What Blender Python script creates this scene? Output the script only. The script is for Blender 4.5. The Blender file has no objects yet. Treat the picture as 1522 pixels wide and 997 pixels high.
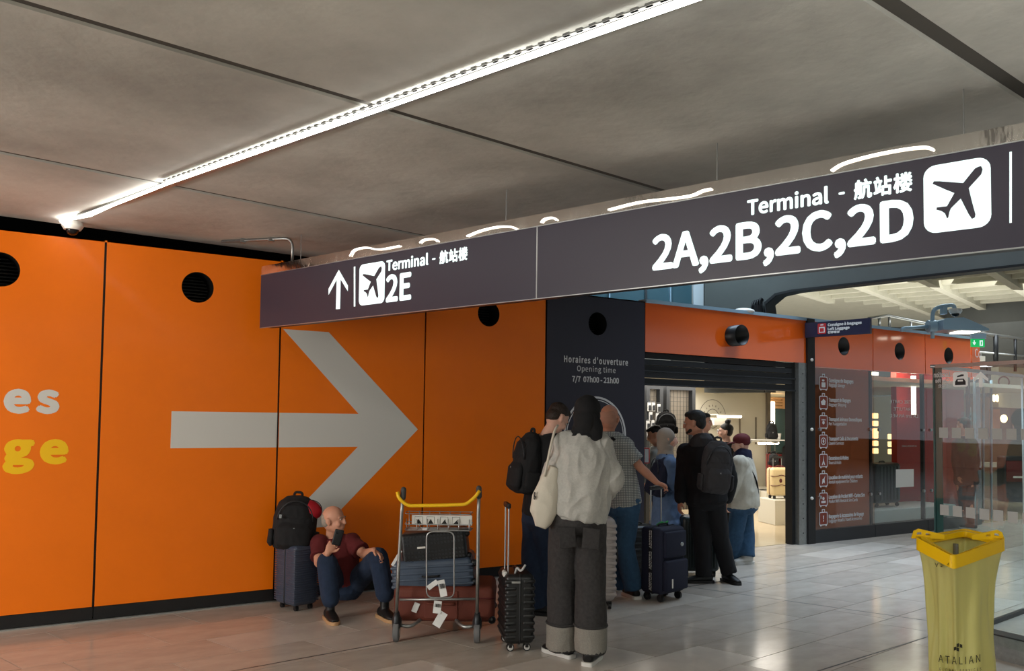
import bpy, bmesh, math, random
from mathutils import Vector, Matrix, noise, Euler
random.seed(7)
V3 = Vector
# ------------------------------------------------------------------ camera
FPX, CX, CY, W, H = 1250.0, 761.0, 563.0, 1522.0, 997.0
CAMZ = 1.6
HEAD = math.radians(57.2)           # heading measured from the facade direction (+x)
PIT = math.atan(59.0 / 1250.0)
ROL = 0.0125
h2 = V3((math.cos(HEAD), math.sin(HEAD), 0))
FWD = V3((h2.x * math.cos(PIT), h2.y * math.cos(PIT), math.sin(PIT)))
R0 = V3((h2.y, -h2.x, 0))
U0 = R0.cross(FWD)
RV = R0 * math.cos(ROL) + U0 * math.sin(ROL)
UV = U0 * math.cos(ROL) - R0 * math.sin(ROL)
CAM = V3((0, 0, CAMZ))
sc = bpy.context.scene
cd = bpy.data.cameras.new('camera')
cam = bpy.data.objects.new('camera', cd)
sc.collection.objects.link(cam)
cam.matrix_world = Matrix(((RV.x, UV.x, -FWD.x, CAM.x), (RV.y, UV.y, -FWD.y, CAM.y), (RV.z, UV.z, -FWD.z, CAM.z), (0, 0, 0, 1)))
cd.sensor_fit = 'HORIZONTAL'; cd.sensor_width = 36.0
cd.lens = 36.0 * FPX / W
cd.shift_y = (CY - H / 2) / W
cd.clip_start = 0.05; cd.clip_end = 300
sc.camera = cam
# ------------------------------------------------------------------ world, light, exposure
sc.view_settings.view_transform = 'Standard'
sc.view_settings.look = 'None'
sc.view_settings.gamma = 1
sc.view_settings.use_curve_mapping = False
sc.view_settings.exposure = 0.0
wd = bpy.data.worlds.new('world'); sc.world = wd; wd.use_nodes = True
bg = wd.node_tree.nodes['Background']
bg.inputs[0].default_value = (0.82, 0.91, 1.0, 1); bg.inputs[1].default_value = 0.7
def D_(px, py, Z): return CAM + (FWD + RV * ((px - CX) / FPX) - UV * ((py - CY) / FPX)) * Z
def area(name, loc, target, sx, sy, power, col, spread=None):
    l = bpy.data.lights.new(name, 'AREA'); l.shape = 'RECTANGLE'; l.size = sx; l.size_y = sy
    l.energy = power; l.color = col
    if spread: l.spread = math.radians(spread)
    o = bpy.data.objects.new(name, l); sc.collection.objects.link(o)
    o.location = loc
    o.rotation_euler = (V3(target) - V3(loc)).to_track_quat('-Z', 'Y').to_euler()
    return o
q_ = D_(1420, 500, 9.0)
area('hall_skylight', (q_.x, q_.y, 5.2), (q_.x, q_.y, 0), 3.0, 5, 185, (0.66, 0.82, 1.0), 95)
q_ = D_(1480, 600, 14.6)
area('concourse_fill', (q_.x, q_.y, 4.6), (q_.x, q_.y, 0), 5, 3, 260, (0.92, 0.98, 1.0), 120)  # added fill brightening the view behind the glass barrier
q_ = D_(985, 440, 10.6)
area('upper_window_fill', (q_.x, q_.y, 4.7), tuple(D_(985, 440, 12.6)), 1.5, 1.0, 60, (0.62, 0.84, 1.0))  # added fill aimed at the teal window panes
area('far_hall_skylight', (26, 18, 4.6), (26, 18, 0), 14, 14, 900, (0.95, 0.98, 1.0))
area('coffer_uplight', (20, 13, 2.9), (22, 17, 5), 8, 8, 380, (1, 0.98, 0.92))
area('kiosk_light', (12.2, 8.3, 2.6), (12.2, 8.3, 0), 1.6, 1.0, 90, (1.0, 0.9, 0.75))
area('recess_light', (14.2, 13.2, 2.15), (14.2, 13.2, 0), 2.0, 2.0, 120, (1.0, 0.90, 0.76))
area('shop_ceiling_light', (9.1, 10.6, 2.14), (9.1, 10.6, 0), 3.6, 4.2, 330, (1.0, 0.94, 0.85))
area('ceiling_fill', (-1.0, -3.5, 0.15), (-1.0, -3.5, 3), 11, 6, 1020, (1.0, 0.98, 0.93), 115)  # added upward fill for the ceiling, in place of light off the floor
area('left_wall_fill', (-5.2, 4.2, 1.9), (0.2, 7.2, 1.3), 2.4, 2.0, 300, (1.0, 0.95, 0.88))  # unseen fill added to brighten the left end of the orange wall
# ------------------------------------------------------------------ pixel helpers (frame 1522 x 997)
def ray(px, py):
    return (FWD + RV * ((px - CX) / FPX) - UV * ((py - CY) / FPX))
def D(px, py, Z):                    # point seen at a pixel, Z metres in front of the camera
    return CAM + ray(px, py) * Z
def hit(px, py, p0, n):
    r = ray(px, py)
    return CAM + r * ((p0 - CAM).dot(n) / r.dot(n))
YF = 7.26
CEIL = 3.06
def F(px, py, off=0.0): return hit(px, py, V3((0, YF + off, 0)), V3((0, 1, 0)))
def G(px, py, z=0.0): return hit(px, py, V3((0, 0, z)), V3((0, 0, 1)))
def C(px, py): return G(px, py, CEIL)
A0 = HEAD - math.pi / 2              # rotation that makes local x = picture right, local y = away
def rot(a): return A0 + math.radians(a)
# ------------------------------------------------------------------ materials
def lin(c): return tuple(((v / 12.92) if v <= 0.04045 else ((v + 0.055) / 1.055) ** 2.4) for v in c)
def rgb(r, g, b): return lin((r / 255, g / 255, b / 255))
MATS = {}
def mat(name, col, rough=0.6, metal=0.0, var=0.0, vscale=4.0, bump=0.0, bscale=60.0, emit=None, es=1.0, spec=0.5,
        trans=0.0, alpha=1.0, rnd=0.0, coat=0.0, stretch=(1, 1, 1), ior=1.45):
    m = bpy.data.materials.new(name); m.use_nodes = True
    nt = m.node_tree; b = nt.nodes['Principled BSDF']
    b.inputs['Base Color'].default_value = (*col, 1); b.inputs['Roughness'].default_value = rough
    b.inputs['Metallic'].default_value = metal; b.inputs['Specular IOR Level'].default_value = spec
    b.inputs['IOR'].default_value = ior
    if coat: b.inputs['Coat Weight'].default_value = coat; b.inputs['Coat Roughness'].default_value = 0.08
    if trans: b.inputs['Transmission Weight'].default_value = trans
    if alpha < 1: b.inputs['Alpha'].default_value = alpha
    if emit:
        b.inputs['Emission Color'].default_value = (*emit, 1); b.inputs['Emission Strength'].default_value = es
    def coords():
        tc = nt.nodes.new('ShaderNodeTexCoord'); mp = nt.nodes.new('ShaderNodeMapping')
        mp.inputs['Scale'].default_value = stretch
        nt.links.new(tc.outputs['Object'], mp.inputs[0]); return mp.outputs[0]
    last = None
    if var:
        n = nt.nodes.new('ShaderNodeTexNoise'); n.inputs['Scale'].default_value = vscale; n.inputs['Detail'].default_value = 7
        n.inputs['Roughness'].default_value = 0.62
        nt.links.new(coords(), n.inputs['Vector'])
        cr = nt.nodes.new('ShaderNodeMapRange'); cr.inputs[1].default_value = 0.3; cr.inputs[2].default_value = 0.7
        cr.inputs[3].default_value = 1 - var; cr.inputs[4].default_value = 1 + var
        nt.links.new(n.outputs[0], cr.inputs[0])
        last = cr.outputs[0]
    if rnd:
        oi = nt.nodes.new('ShaderNodeObjectInfo'); mr = nt.nodes.new('ShaderNodeMapRange')
        mr.inputs[3].default_value = 1 - rnd; mr.inputs[4].default_value = 1 + rnd
        nt.links.new(oi.outputs['Random'], mr.inputs[0])
        if last:
            mm = nt.nodes.new('ShaderNodeMath'); mm.operation = 'MULTIPLY'
            nt.links.new(last, mm.inputs[0]); nt.links.new(mr.outputs[0], mm.inputs[1]); last = mm.outputs[0]
        else: last = mr.outputs[0]
    if last:
        vm = nt.nodes.new('ShaderNodeVectorMath'); vm.operation = 'SCALE'
        vm.inputs[0].default_value = col; nt.links.new(last, vm.inputs['Scale'])
        nt.links.new(vm.outputs[0], b.inputs['Base Color'])
    if bump:
        n2 = nt.nodes.new('ShaderNodeTexNoise'); n2.inputs['Scale'].default_value = bscale; n2.inputs['Detail'].default_value = 4
        nt.links.new(coords(), n2.inputs['Vector'])
        bp = nt.nodes.new('ShaderNodeBump'); bp.inputs['Strength'].default_value = bump; bp.inputs['Distance'].default_value = 0.01
        nt.links.new(n2.outputs[0], bp.inputs['Height']); nt.links.new(bp.outputs[0], b.inputs['Normal'])
    MATS[name] = m
    return m
M = MATS
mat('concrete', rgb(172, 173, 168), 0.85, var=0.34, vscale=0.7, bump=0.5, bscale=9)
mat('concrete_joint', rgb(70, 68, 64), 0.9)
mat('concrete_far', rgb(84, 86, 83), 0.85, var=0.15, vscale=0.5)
mat('concrete_white', rgb(196, 194, 176), 0.8, var=0.06)
mat('orange', rgb(238, 116, 3), 0.42, var=0.03, vscale=3, coat=0.05, spec=0.35)
mat('orange_gloss', rgb(222, 92, 22), 0.14, coat=0.5)
mat('black', rgb(14, 14, 15), 0.5)
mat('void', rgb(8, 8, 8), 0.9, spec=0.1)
mat('anthracite', rgb(40, 38, 50), 0.35)
mat('sign_face', rgb(50, 46, 60), 0.38)
mat('mirror_metal', rgb(225, 220, 214), 0.12, metal=1.0, bump=1.0, bscale=5, stretch=(1, 1, 0.4))
mat('letter_white', rgb(225, 240, 240), 0.5, emit=rgb(222, 240, 240), es=0.75)
mat('lit_white', (1, 1, 1), 0.5, emit=(1, 0.97, 0.9), es=9.0)
mat('led', (1, 1, 1), 0.5, emit=(1.0, 0.96, 0.88), es=17.0)
mat('reflection_glow', (1, 1, 1), 0.5, emit=(1.0, 0.95, 0.85), es=1.8)  # glow for reflections put on the sign fascia
mat('film_white', rgb(205, 204, 198), 0.5)
mat('film_yellow', rgb(240, 190, 5), 0.5)
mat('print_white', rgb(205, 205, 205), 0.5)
mat('metal', rgb(170, 172, 172), 0.3, metal=0.9)
mat('galvanised', rgb(150, 152, 150), 0.38, metal=0.85, var=0.12, vscale=30)
mat('blue_metal', rgb(150, 178, 196), 0.4, metal=0.3)
mat('dark_metal', rgb(55, 57, 60), 0.4, metal=0.6)
mat('white_plastic', rgb(215, 212, 205), 0.4)
mat('dark_glass', rgb(12, 12, 14), 0.08)
mat('grout', rgb(60, 56, 52), 0.8)
mat('tile', rgb(184, 175, 164), 0.15, var=0.13, vscale=3.0, rnd=0.07, bump=0.05, bscale=6, stretch=(1, 2.2, 1))
mat('tile_light', rgb(194, 186, 176), 0.22, var=0.10, vscale=3.0, rnd=0.05)
mat('shop_floor', rgb(190, 172, 140), 0.12, var=0.05)
mat('reflection_film', rgb(245, 246, 246), 0.5)  # white film for the lit sign mirrored in the barrier glass
mat('shop_wall', rgb(212, 208, 194), 0.7)
mat('shop_frame', rgb(120, 112, 100), 0.6)
mat('yellow', rgb(232, 186, 4), 0.35)
mat('yellow_paint', rgb(235, 185, 20), 0.35, var=0.05)
mat('stubble', rgb(168, 122, 102), 0.8)
mat('wheel_rubber', rgb(98, 98, 98), 0.7)
mat('rubber', rgb(62, 62, 62), 0.7)
mat('black_plastic', rgb(22, 22, 24), 0.38)
mat('black_fabric', rgb(18, 18, 20), 0.85, bump=0.3, bscale=300)
mat('charcoal_fabric', rgb(50, 48, 50), 0.85, bump=0.3, bscale=300)
mat('black_cloth', rgb(15, 15, 17), 0.9, var=0.1)
mat('coat_cloth', rgb(17, 17, 21), 0.9, var=0.1)
mat('grey_sweat', rgb(172, 170, 164), 0.95, var=0.10, vscale=60, bump=0.25, bscale=200)
mat('cream_knit', rgb(190, 184, 170), 0.95, var=0.05, vscale=40, bump=0.3, bscale=160)
mat('canvas', rgb(200, 193, 178), 0.95, var=0.04, bump=0.2, bscale=200)
mat('black_denim', rgb(50, 48, 48), 0.95, var=0.30, vscale=45, bump=0.3, bscale=300)
mat('denim_inside', rgb(128, 124, 116), 0.95, var=0.15, vscale=120, bump=0.3, bscale=300)
mat('blue_denim', rgb(28, 42, 64), 0.95, var=0.18, vscale=30, bump=0.3, bscale=300)
mat('mid_denim', rgb(46, 76, 104), 0.95, var=0.18, vscale=30, bump=0.3, bscale=300)
mat('light_denim', rgb(84, 104, 134), 0.95, var=0.1, vscale=30)
mat('maroon_shirt', rgb(88, 22, 24), 0.9, var=0.06)
mat('pale_shirt', rgb(150, 152, 150), 0.9)
mat('skin', rgb(196, 142, 116), 0.55, var=0.05, vscale=20)
mat('skin_dark', rgb(176, 122, 98), 0.55, var=0.05, vscale=20)
mat('skin_pale', rgb(205, 160, 140), 0.55, var=0.05, vscale=20)
mat('hair_black', rgb(16, 13, 12), 0.6, bump=0.6, bscale=120, stretch=(1, 1, 0.2))
mat('hair_brown', rgb(40, 28, 20), 0.6, bump=0.6, bscale=120)
mat('hair_grey', rgb(150, 140, 128), 0.7, bump=0.6, bscale=160)
mat('hijab_beige', rgb(140, 128, 116), 0.9)
mat('eye_white', rgb(200, 195, 190), 0.3)
mat('cap_maroon', rgb(84, 16, 20), 0.8)
mat('scarf_navy', rgb(24, 28, 56), 0.9)
mat('sole_white', rgb(205, 203, 198), 0.6)
mat('sole_gum', rgb(176, 138, 98), 0.7)
mat('sneaker_red', rgb(190, 40, 40), 0.6)
mat('slate_shell', rgb(58, 66, 82), 0.38)
mat('bluegrey_shell', rgb(62, 74, 90), 0.36)
mat('black_shell', rgb(20, 21, 22), 0.36)
mat('taupe_shell', rgb(150, 142, 138), 0.4)
mat('green_shell', rgb(22, 34, 32), 0.4)
mat('navy_fabric', rgb(16, 20, 42), 0.8, bump=0.3, bscale=300)
mat('brown_fabric', rgb(98, 44, 30), 0.7, var=0.08, bump=0.2, bscale=200)
mat('cream_shell', rgb(216, 194, 148), 0.35)
mat('maroon_trim', rgb(88, 24, 24), 0.5)
mat('red_shell', rgb(130, 14, 22), 0.3)
mat('red_nylon', rgb(165, 10, 30), 0.6)
mat('paper', rgb(215, 215, 212), 0.7)
mat('ink', rgb(20, 20, 20), 0.7)
mat('print_ink', rgb(38, 36, 20), 0.7)
mat('red_print', rgb(170, 30, 34), 0.6)
mat('brown_print', rgb(120, 50, 34), 0.6)
mat('navy_board', rgb(16, 20, 50), 0.4)
mat('exit_green', rgb(20, 170, 90), 0.5, emit=rgb(20, 170, 90), es=0.8)
mat('warm_lit', (1, 0.8, 0.5), 0.5, emit=(1.0, 0.62, 0.28), es=2.2)
mat('tube_lit', (1, 1, 1), 0.5, emit=(1.0, 0.88, 0.70), es=5.0)
mat('bulb_lit', (1, 1, 1), 0.5, emit=(1.0, 0.60, 0.25), es=6.0)
mat('wood', rgb(206, 164, 118), 0.5, var=0.15, vscale=12, stretch=(4, 4, 0.3))
mat('wood_pale', rgb(224, 178, 130), 0.5)
mat('red_wall', rgb(176, 44, 36), 0.45)
mat('stone_far', rgb(150, 140, 124), 0.6, var=0.08)
mat('white_box', rgb(215, 222, 226), 0.5)
mat('teal_glass', rgb(70, 100, 110), 0.2, var=0.1, vscale=0.8)
mat('green_tag', rgb(30, 130, 60), 0.6)
mat('film_grey', rgb(176, 176, 174), 0.6)
# plaid shirt: fine woven check
def plaid():
    m = mat('plaid', rgb(150, 152, 148), 0.9); nt = m.node_tree; b = nt.nodes['Principled BSDF']
    tc = nt.nodes.new('ShaderNodeTexCoord')
    acc = None
    for d, s in (('X', 42), ('Z', 42)):
        w = nt.nodes.new('ShaderNodeTexWave'); w.wave_type = 'BANDS'; w.bands_direction = d; w.inputs['Scale'].default_value = s / 2
        nt.links.new(tc.outputs['Object'], w.inputs[0])
        if acc is None: acc = w.outputs['Fac']
        else:
            a = nt.nodes.new('ShaderNodeMath'); a.operation = 'MULTIPLY'; nt.links.new(acc, a.inputs[0]); nt.links.new(w.outputs['Fac'], a.inputs[1]); acc = a.outputs[0]
    mx = nt.nodes.new('ShaderNodeMixRGB'); nt.links.new(acc, mx.inputs[0])
    mx.inputs[1].default_value = (*rgb(96, 100, 100), 1); mx.inputs[2].default_value = (*rgb(206, 206, 200), 1)
    nt.links.new(mx.outputs[0], b.inputs['Base Color'])
plaid()
def glass(name, col, mixf, rough=0.0):
    m = bpy.data.materials.new(name); m.use_nodes = True; nt = m.node_tree
    for n in list(nt.nodes): nt.nodes.remove(n)
    out = nt.nodes.new('ShaderNodeOutputMaterial'); mix = nt.nodes.new('ShaderNodeMixShader')
    tr = nt.nodes.new('ShaderNodeBsdfTransparent'); gl = nt.nodes.new('ShaderNodeBsdfGlossy')
    fr = nt.nodes.new('ShaderNodeFresnel'); fr.inputs[0].default_value = 1.5
    tr.inputs[0].default_value = (*col, 1); gl.inputs['Roughness'].default_value = rough
    ad = nt.nodes.new('ShaderNodeMath'); ad.operation = 'ADD'; ad.inputs[1].default_value = mixf
    nt.links.new(fr.outputs[0], ad.inputs[0])
    ge = nt.nodes.new('ShaderNodeNewGeometry'); sb = nt.nodes.new('ShaderNodeMath'); sb.operation = 'SUBTRACT'; sb.inputs[0].default_value = 1
    nt.links.new(ge.outputs['Backfacing'], sb.inputs[1]); mu = nt.nodes.new('ShaderNodeMath'); mu.operation = 'MULTIPLY'
    nt.links.new(ad.outputs[0], mu.inputs[0]); nt.links.new(sb.outputs[0], mu.inputs[1])
    nt.links.new(mu.outputs[0], mix.inputs[0]); nt.links.new(tr.outputs[0], mix.inputs[1]); nt.links.new(gl.outputs[0], mix.inputs[2])
    nt.links.new(mix.outputs[0], out.inputs[0])
    M[name] = m
glass('pane', (0.93, 0.97, 0.96), 0.03)
glass('pane_tint', (0.86, 0.74, 0.66), 0.04)
glass('pane_green', (0.95, 0.98, 0.97), 0.03)
mat('glass_edge', rgb(60, 92, 92), 0.15)
# yellow translucent bag
def bagmat():
    m = bpy.data.materials.new('bag_film'); m.use_nodes = True; nt = m.node_tree
    b = nt.nodes['Principled BSDF']; out = nt.nodes['Material Output']
    b.inputs['Base Color'].default_value = (*rgb(226, 221, 146), 1); b.inputs['Roughness'].default_value = 0.25
    tl = nt.nodes.new('ShaderNodeBsdfTranslucent'); tl.inputs[0].default_value = (*rgb(214, 206, 110), 1)
    tp = nt.nodes.new('ShaderNodeBsdfTransparent'); tp.inputs[0].default_value = (*rgb(236, 230, 150), 1)
    m1 = nt.nodes.new('ShaderNodeMixShader'); m1.inputs[0].default_value = 0.35
    m2 = nt.nodes.new('ShaderNodeMixShader'); m2.inputs[0].default_value = 0.15
    nt.links.new(b.outputs[0], m1.inputs[1]); nt.links.new(tl.outputs[0], m1.inputs[2])
    nt.links.new(m1.outputs[0], m2.inputs[1]); nt.links.new(tp.outputs[0], m2.inputs[2]); nt.links.new(m2.outputs[0], out.inputs[0])
    M['bag_film'] = m
bagmat()
# ------------------------------------------------------------------ object helpers
COL = sc.collection
def link(name, me, m=None, parent=None, smooth=False, mw=None):
    o = bpy.data.objects.new(name, me); COL.objects.link(o)
    if m is not None:
        me.materials.clear(); me.materials.append(M[m] if isinstance(m, str) else m)
    if mw is not None: o.matrix_world = mw
    if parent is not None: o.parent = parent
    if smooth and me.polygons: me.polygons.foreach_set('use_smooth', [True] * len(me.polygons))
    return o
def tag(o, label=None, cat=None, group=None, kind=None):
    if label: o['label'] = label
    if cat: o['category'] = cat
    if group: o['group'] = group
    if kind: o['kind'] = kind
    return o
def thing(name, label, cat, loc, a=None, group=None, rz=None):
    o = bpy.data.objects.new(name, None); COL.objects.link(o); o.empty_display_size = 0.1
    o.location = loc; o.rotation_euler = (0, 0, rz if rz is not None else (rot(a) if a is not None else 0))
    return tag(o, label, cat, group)
def structure(name, label=None):
    o = bpy.data.objects.new(name, None); COL.objects.link(o); o['kind'] = 'structure'
    if label: o['label'] = label
    return o
class B:
    def __init__(s): s.bm = bmesh.new()
    def box(s, x0, x1, y0, y1, z0, z1, mx=None, bev=0.0, seg=2):
        t = bmesh.new()
        bmesh.ops.create_cube(t, size=1)
        bmesh.ops.scale(t, vec=(x1 - x0, y1 - y0, z1 - z0), verts=t.verts)
        bmesh.ops.translate(t, vec=((x0 + x1) / 2, (y0 + y1) / 2, (z0 + z1) / 2), verts=t.verts)
        if bev: bmesh.ops.bevel(t, geom=t.edges[:], offset=bev, segments=seg, affect='EDGES', profile=0.5)
        return s.add(t, mx)
    def add(s, t, mx=None):
        if mx is not None: bmesh.ops.transform(t, matrix=mx, verts=t.verts)
        me = bpy.data.meshes.new('tmp'); t.to_mesh(me); t.free(); s.bm.from_mesh(me); bpy.data.meshes.remove(me)
        return s
    def ball(s, c, r, mx=None, u=20, v=12):
        t = bmesh.new(); bmesh.ops.create_uvsphere(t, u_segments=u, v_segments=v, radius=1)
        if not hasattr(r, '__len__'): r = (r, r, r)
        bmesh.ops.scale(t, vec=r, verts=t.verts)
        m = Matrix.Translation(V3(c)) @ (mx if mx is not None else Matrix.Identity(4))
        return s.add(t, m)
    def cone(s, p0, p1, r0, r1=None, n=14, caps=True):
        r1 = r0 if r1 is None else r1
        p0, p1 = V3(p0), V3(p1); d = p1 - p0
        t = bmesh.new(); bmesh.ops.create_cone(t, cap_ends=caps, segments=n, radius1=r0, radius2=r1, depth=d.length)
        m = Matrix.Translation((p0 + p1) / 2) @ d.to_track_quat('Z', 'Y').to_matrix().to_4x4()
        return s.add(t, m)
    def loft(s, rings, xd=(1, 0, 0), n=20, cap=True):   # rings: (centre, rx, ry)
        xd = V3(xd); bm = s.bm; prev = None; cs = [V3(r[0]) for r in rings]; first = None
        for i, (c, rx, ry) in enumerate(rings):
            a = cs[max(i - 1, 0)]; b = cs[min(i + 1, len(cs) - 1)]; tg = (b - a).normalized()
            x = (xd - tg * xd.dot(tg))
            if x.length < 1e-4: x = tg.orthogonal()
            x.normalize(); y = tg.cross(x)
            ring = [bm.verts.new(V3(c) + x * (rx * math.cos(2 * math.pi * k / n)) + y * (ry * math.sin(2 * math.pi * k / n))) for k in range(n)]
            if prev: 
                for k in range(n): bm.faces.new((prev[k], prev[(k + 1) % n], ring[(k + 1) % n], ring[k]))
            else: first = ring
            prev = ring
        if cap: bm.faces.new(first[::-1]); bm.faces.new(prev)
        return s
    def limb(s, pts, rs, xd=(1, 0, 0), n=16):           # rounded ends
        pts = [V3(p) for p in pts]; R = []
        d0 = (pts[1] - pts[0]).normalized(); d1 = (pts[-1] - pts[-2]).normalized()
        for k in (0.97, 0.75, 0.4): R.append((pts[0] - d0 * rs[0] * k, rs[0] * math.sqrt(1 - k * k), rs[0] * math.sqrt(1 - k * k)))
        for p, r in zip(pts, rs): R.append((p, r, r))
        for k in (0.4, 0.75, 0.97): R.append((pts[-1] + d1 * rs[-1] * k, rs[-1] * math.sqrt(1 - k * k), rs[-1] * math.sqrt(1 - k * k)))
        return s.loft(R, xd if abs(d0.normalized().dot(V3(xd).normalized())) < 0.95 else (0, 1, 0), n)
    def tube(s, pts, r, n=10, closed=False, fillet=0.0):
        pts = [V3(p) for p in pts]
        if fillet:
            q = []
            m = len(pts)
            for i, p in enumerate(pts):
                if not closed and i in (0, m - 1): q.append(p); continue
                a = pts[(i - 1) % m]; b = pts[(i + 1) % m]
                fa = min(fillet, (a - p).length * 0.45); fb = min(fillet, (b - p).length * 0.45)
                pa = p + (a - p).normalized() * fa; pb = p + (b - p).normalized() * fb
                for k in range(6):
                    t = k / 5; q.append(pa * (1 - t) ** 2 + p * 2 * t * (1 - t) + pb * t * t)
            pts = q
        m = len(pts); rings = []; bm = s.bm; nrm = None
        for i, p in enumerate(pts):
            a = pts[(i - 1) % m] if (closed or i > 0) else p; b = pts[(i + 1) % m] if (closed or i < m - 1) else p
            tg = (b - a).normalized()
            if nrm is None: nrm = tg.orthogonal().normalized()
            nrm = (nrm - tg * nrm.dot(tg)).normalized(); bn = tg.cross(nrm)
            rings.append([bm.verts.new(p + nrm * (r * math.cos(2 * math.pi * k / n)) + bn * (r * math.sin(2 * math.pi * k / n))) for k in range(n)])
        for i in range(m if closed else m - 1):
            A, Bq = rings[i], rings[(i + 1) % m]
            off = 0
            if closed and i == m - 1:
                off = min(range(n), key=lambda o: (A[0].co - Bq[o].co).length)
            for k in range(n): bm.faces.new((A[k], A[(k + 1) % n], Bq[(k + 1 + off) % n], Bq[(k + off) % n]))
        if not closed: bm.faces.new(rings[0][::-1]); bm.faces.new(rings[-1])
        return s
    def lathe(s, prof, n=24, mx=None):                  # prof (r, z)
        t = bmesh.new(); rs = []
        for r, z in prof: rs.append([t.verts.new((r * math.cos(2 * math.pi * k / n), r * math.sin(2 * math.pi * k / n), z)) for k in range(n)])
        for i in range(len(rs) - 1):
            for k in range(n): t.faces.new((rs[i][k], rs[i][(k + 1) % n], rs[i + 1][(k + 1) % n], rs[i + 1][k]))
        t.faces.new(rs[0][::-1]); t.faces.new(rs[-1])
        bmesh.ops.remove_doubles(t, verts=t.verts, dist=1e-6)
        return s.add(t, mx)
    def quad(s, pts, th=0.0):
        vs = [s.bm.verts.new(V3(p)) for p in pts]; f = s.bm.faces.new(vs)
        if th:
            f.normal_update(); n = f.normal.copy()
            r = bmesh.ops.extrude_face_region(s.bm, geom=[f]); 
            for e in r['geom']:
                if isinstance(e, bmesh.types.BMVert): e.co += n * th
        return s
    def done(s, name, m, parent=None, smooth=False, angle=None, mw=None):
        bmesh.ops.recalc_face_normals(s.bm, faces=s.bm.faces[:])
        me = bpy.data.meshes.new(name); s.bm.to_mesh(me); s.bm.free()
        o = link(name, me, m, parent, smooth, mw)
        if smooth and angle: me.set_sharp_from_angle(angle=math.radians(angle))
        return o
    def remesh(s, name, m, vox, parent=None, smooth=4, wr=0.0, wf=6.0, local=None):
        me = bpy.data.meshes.new('src'); bmesh.ops.recalc_face_normals(s.bm, faces=s.bm.faces[:])
        s.bm.to_mesh(me); s.bm.free()
        t = bpy.data.objects.new('src', me); COL.objects.link(t)
        r = t.modifiers.new('r', 'REMESH'); r.mode = 'VOXEL'; r.voxel_size = vox
        if smooth: q = t.modifiers.new('s', 'SMOOTH'); q.iterations = smooth; q.factor = 0.5
        dg = bpy.context.evaluated_depsgraph_get()
        out = bpy.data.meshes.new_from_object(t.evaluated_get(dg))
        bpy.data.objects.remove(t); bpy.data.meshes.remove(me)
        if wr:
            co = [0.0] * (3 * len(out.vertices))
            for i, v in enumerate(out.vertices):
                p = v.co
                f = noise.noise(V3((p.x * wf, p.y * wf, p.z * wf * 0.75)))
                g = 1 - abs(noise.noise(V3((p.x * wf * 1.7 + 9, p.y * wf * 1.7, p.z * wf * 1.1 - p.x * 3)))) * 2.2
                q = p + v.normal * (wr * (f + 0.7 * g))
                co[3 * i:3 * i + 3] = q
            out.vertices.foreach_set('co', co)
        if local is not None: out.transform(local)
        out.name = name
        return link(name, out, m, parent, True)
def flat_mesh(loops, depth, name='flat'):                # 2-D outlines (holes allowed) -> solid plate z 0..depth
    cu = bpy.data.curves.new(name, 'CURVE'); cu.dimensions = '2D'; cu.fill_mode = 'BOTH'; cu.extrude = depth / 2
    for lp in loops:
        sp = cu.splines.new('POLY'); sp.points.add(len(lp) - 1)
        for p, q in zip(sp.points, lp): p.co = (q[0], q[1], 0, 1)
        sp.use_cyclic_u = True
    o = bpy.data.objects.new('t', cu); COL.objects.link(o)
    dg = bpy.context.evaluated_depsgraph_get()
    me = bpy.data.meshes.new_from_object(o.evaluated_get(dg)); me.name = name
    bpy.data.objects.remove(o); bpy.data.curves.remove(cu)
    me.transform(Matrix.Translation((0, 0, depth / 2)))
    return me
def frame(o, x, n):                                      # matrix: local X = x, local Z = n
    x = V3(x).normalized(); n = V3(n).normalized(); y = n.cross(x)
    return Matrix(((x.x, y.x, n.x, o[0]), (x.y, y.y, n.y, o[1]), (x.z, y.z, n.z, o[2]), (0, 0, 0, 1)))
class Plane:                                             # vertical plane with (u, z) coordinates; u to the right as seen
    def __init__(s, p0, xdir):
        s.p0 = V3((p0[0], p0[1], 0)); s.x = V3((xdir[0], xdir[1], 0)).normalized(); s.n = s.x.cross(V3((0, 0, 1)))
        s.m = frame(s.p0, s.x, s.n)
    def uv(s, px, py):
        p = hit(px, py, s.p0, s.n); return ((p - s.p0).dot(s.x), p.z)
    def plate(s, name, loops, m, depth, off=0.0, parent=None, pix=True):
        L = [[s.uv(*q) for q in lp] for lp in loops] if pix else loops
        me = flat_mesh(L, depth, name); me.transform(s.m @ Matrix.Translation((0, 0, off)))
        return link(name, me, m, parent)
    def text(s, body, xl, yb, xr, yt, m, off=0.004, depth=0.002, bold=0.0, ref=None, parent=None, name='lettering', mirror=False, sp=1.0, at_right=False, shear=0.0):
        u0, z0 = s.uv(xl, yb); u1 = s.uv(xr, yb)[0]
        if at_right: z0 = s.uv(xr, yb)[1]; z1 = s.uv(xr, yt)[1]
        else: z1 = s.uv(xl, yt)[1]
        me = text_mesh(body, depth, bold, sp, shear)
        bb = bounds(me); rb = bb if ref is None else bounds(text_mesh(ref, depth, bold, sp))
        sx = (u1 - u0) / (bb[1] - bb[0]); sy = (z1 - z0) / (rb[3] - rb[2])
        me.transform(Matrix.Translation((-bb[0], -rb[2], 0)))
        if mirror: me.transform(Matrix.Translation((bb[1] - bb[0], 0, 0)) @ Matrix.Diagonal((-1, 1, 1, 1)))
        me.transform(Matrix.Diagonal((sx, sy, 1, 1)))
        me.transform(s.m @ Matrix.Translation((u0, z0, off)))
        return link(name, me, m, parent)
import os
FONT = None
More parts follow.
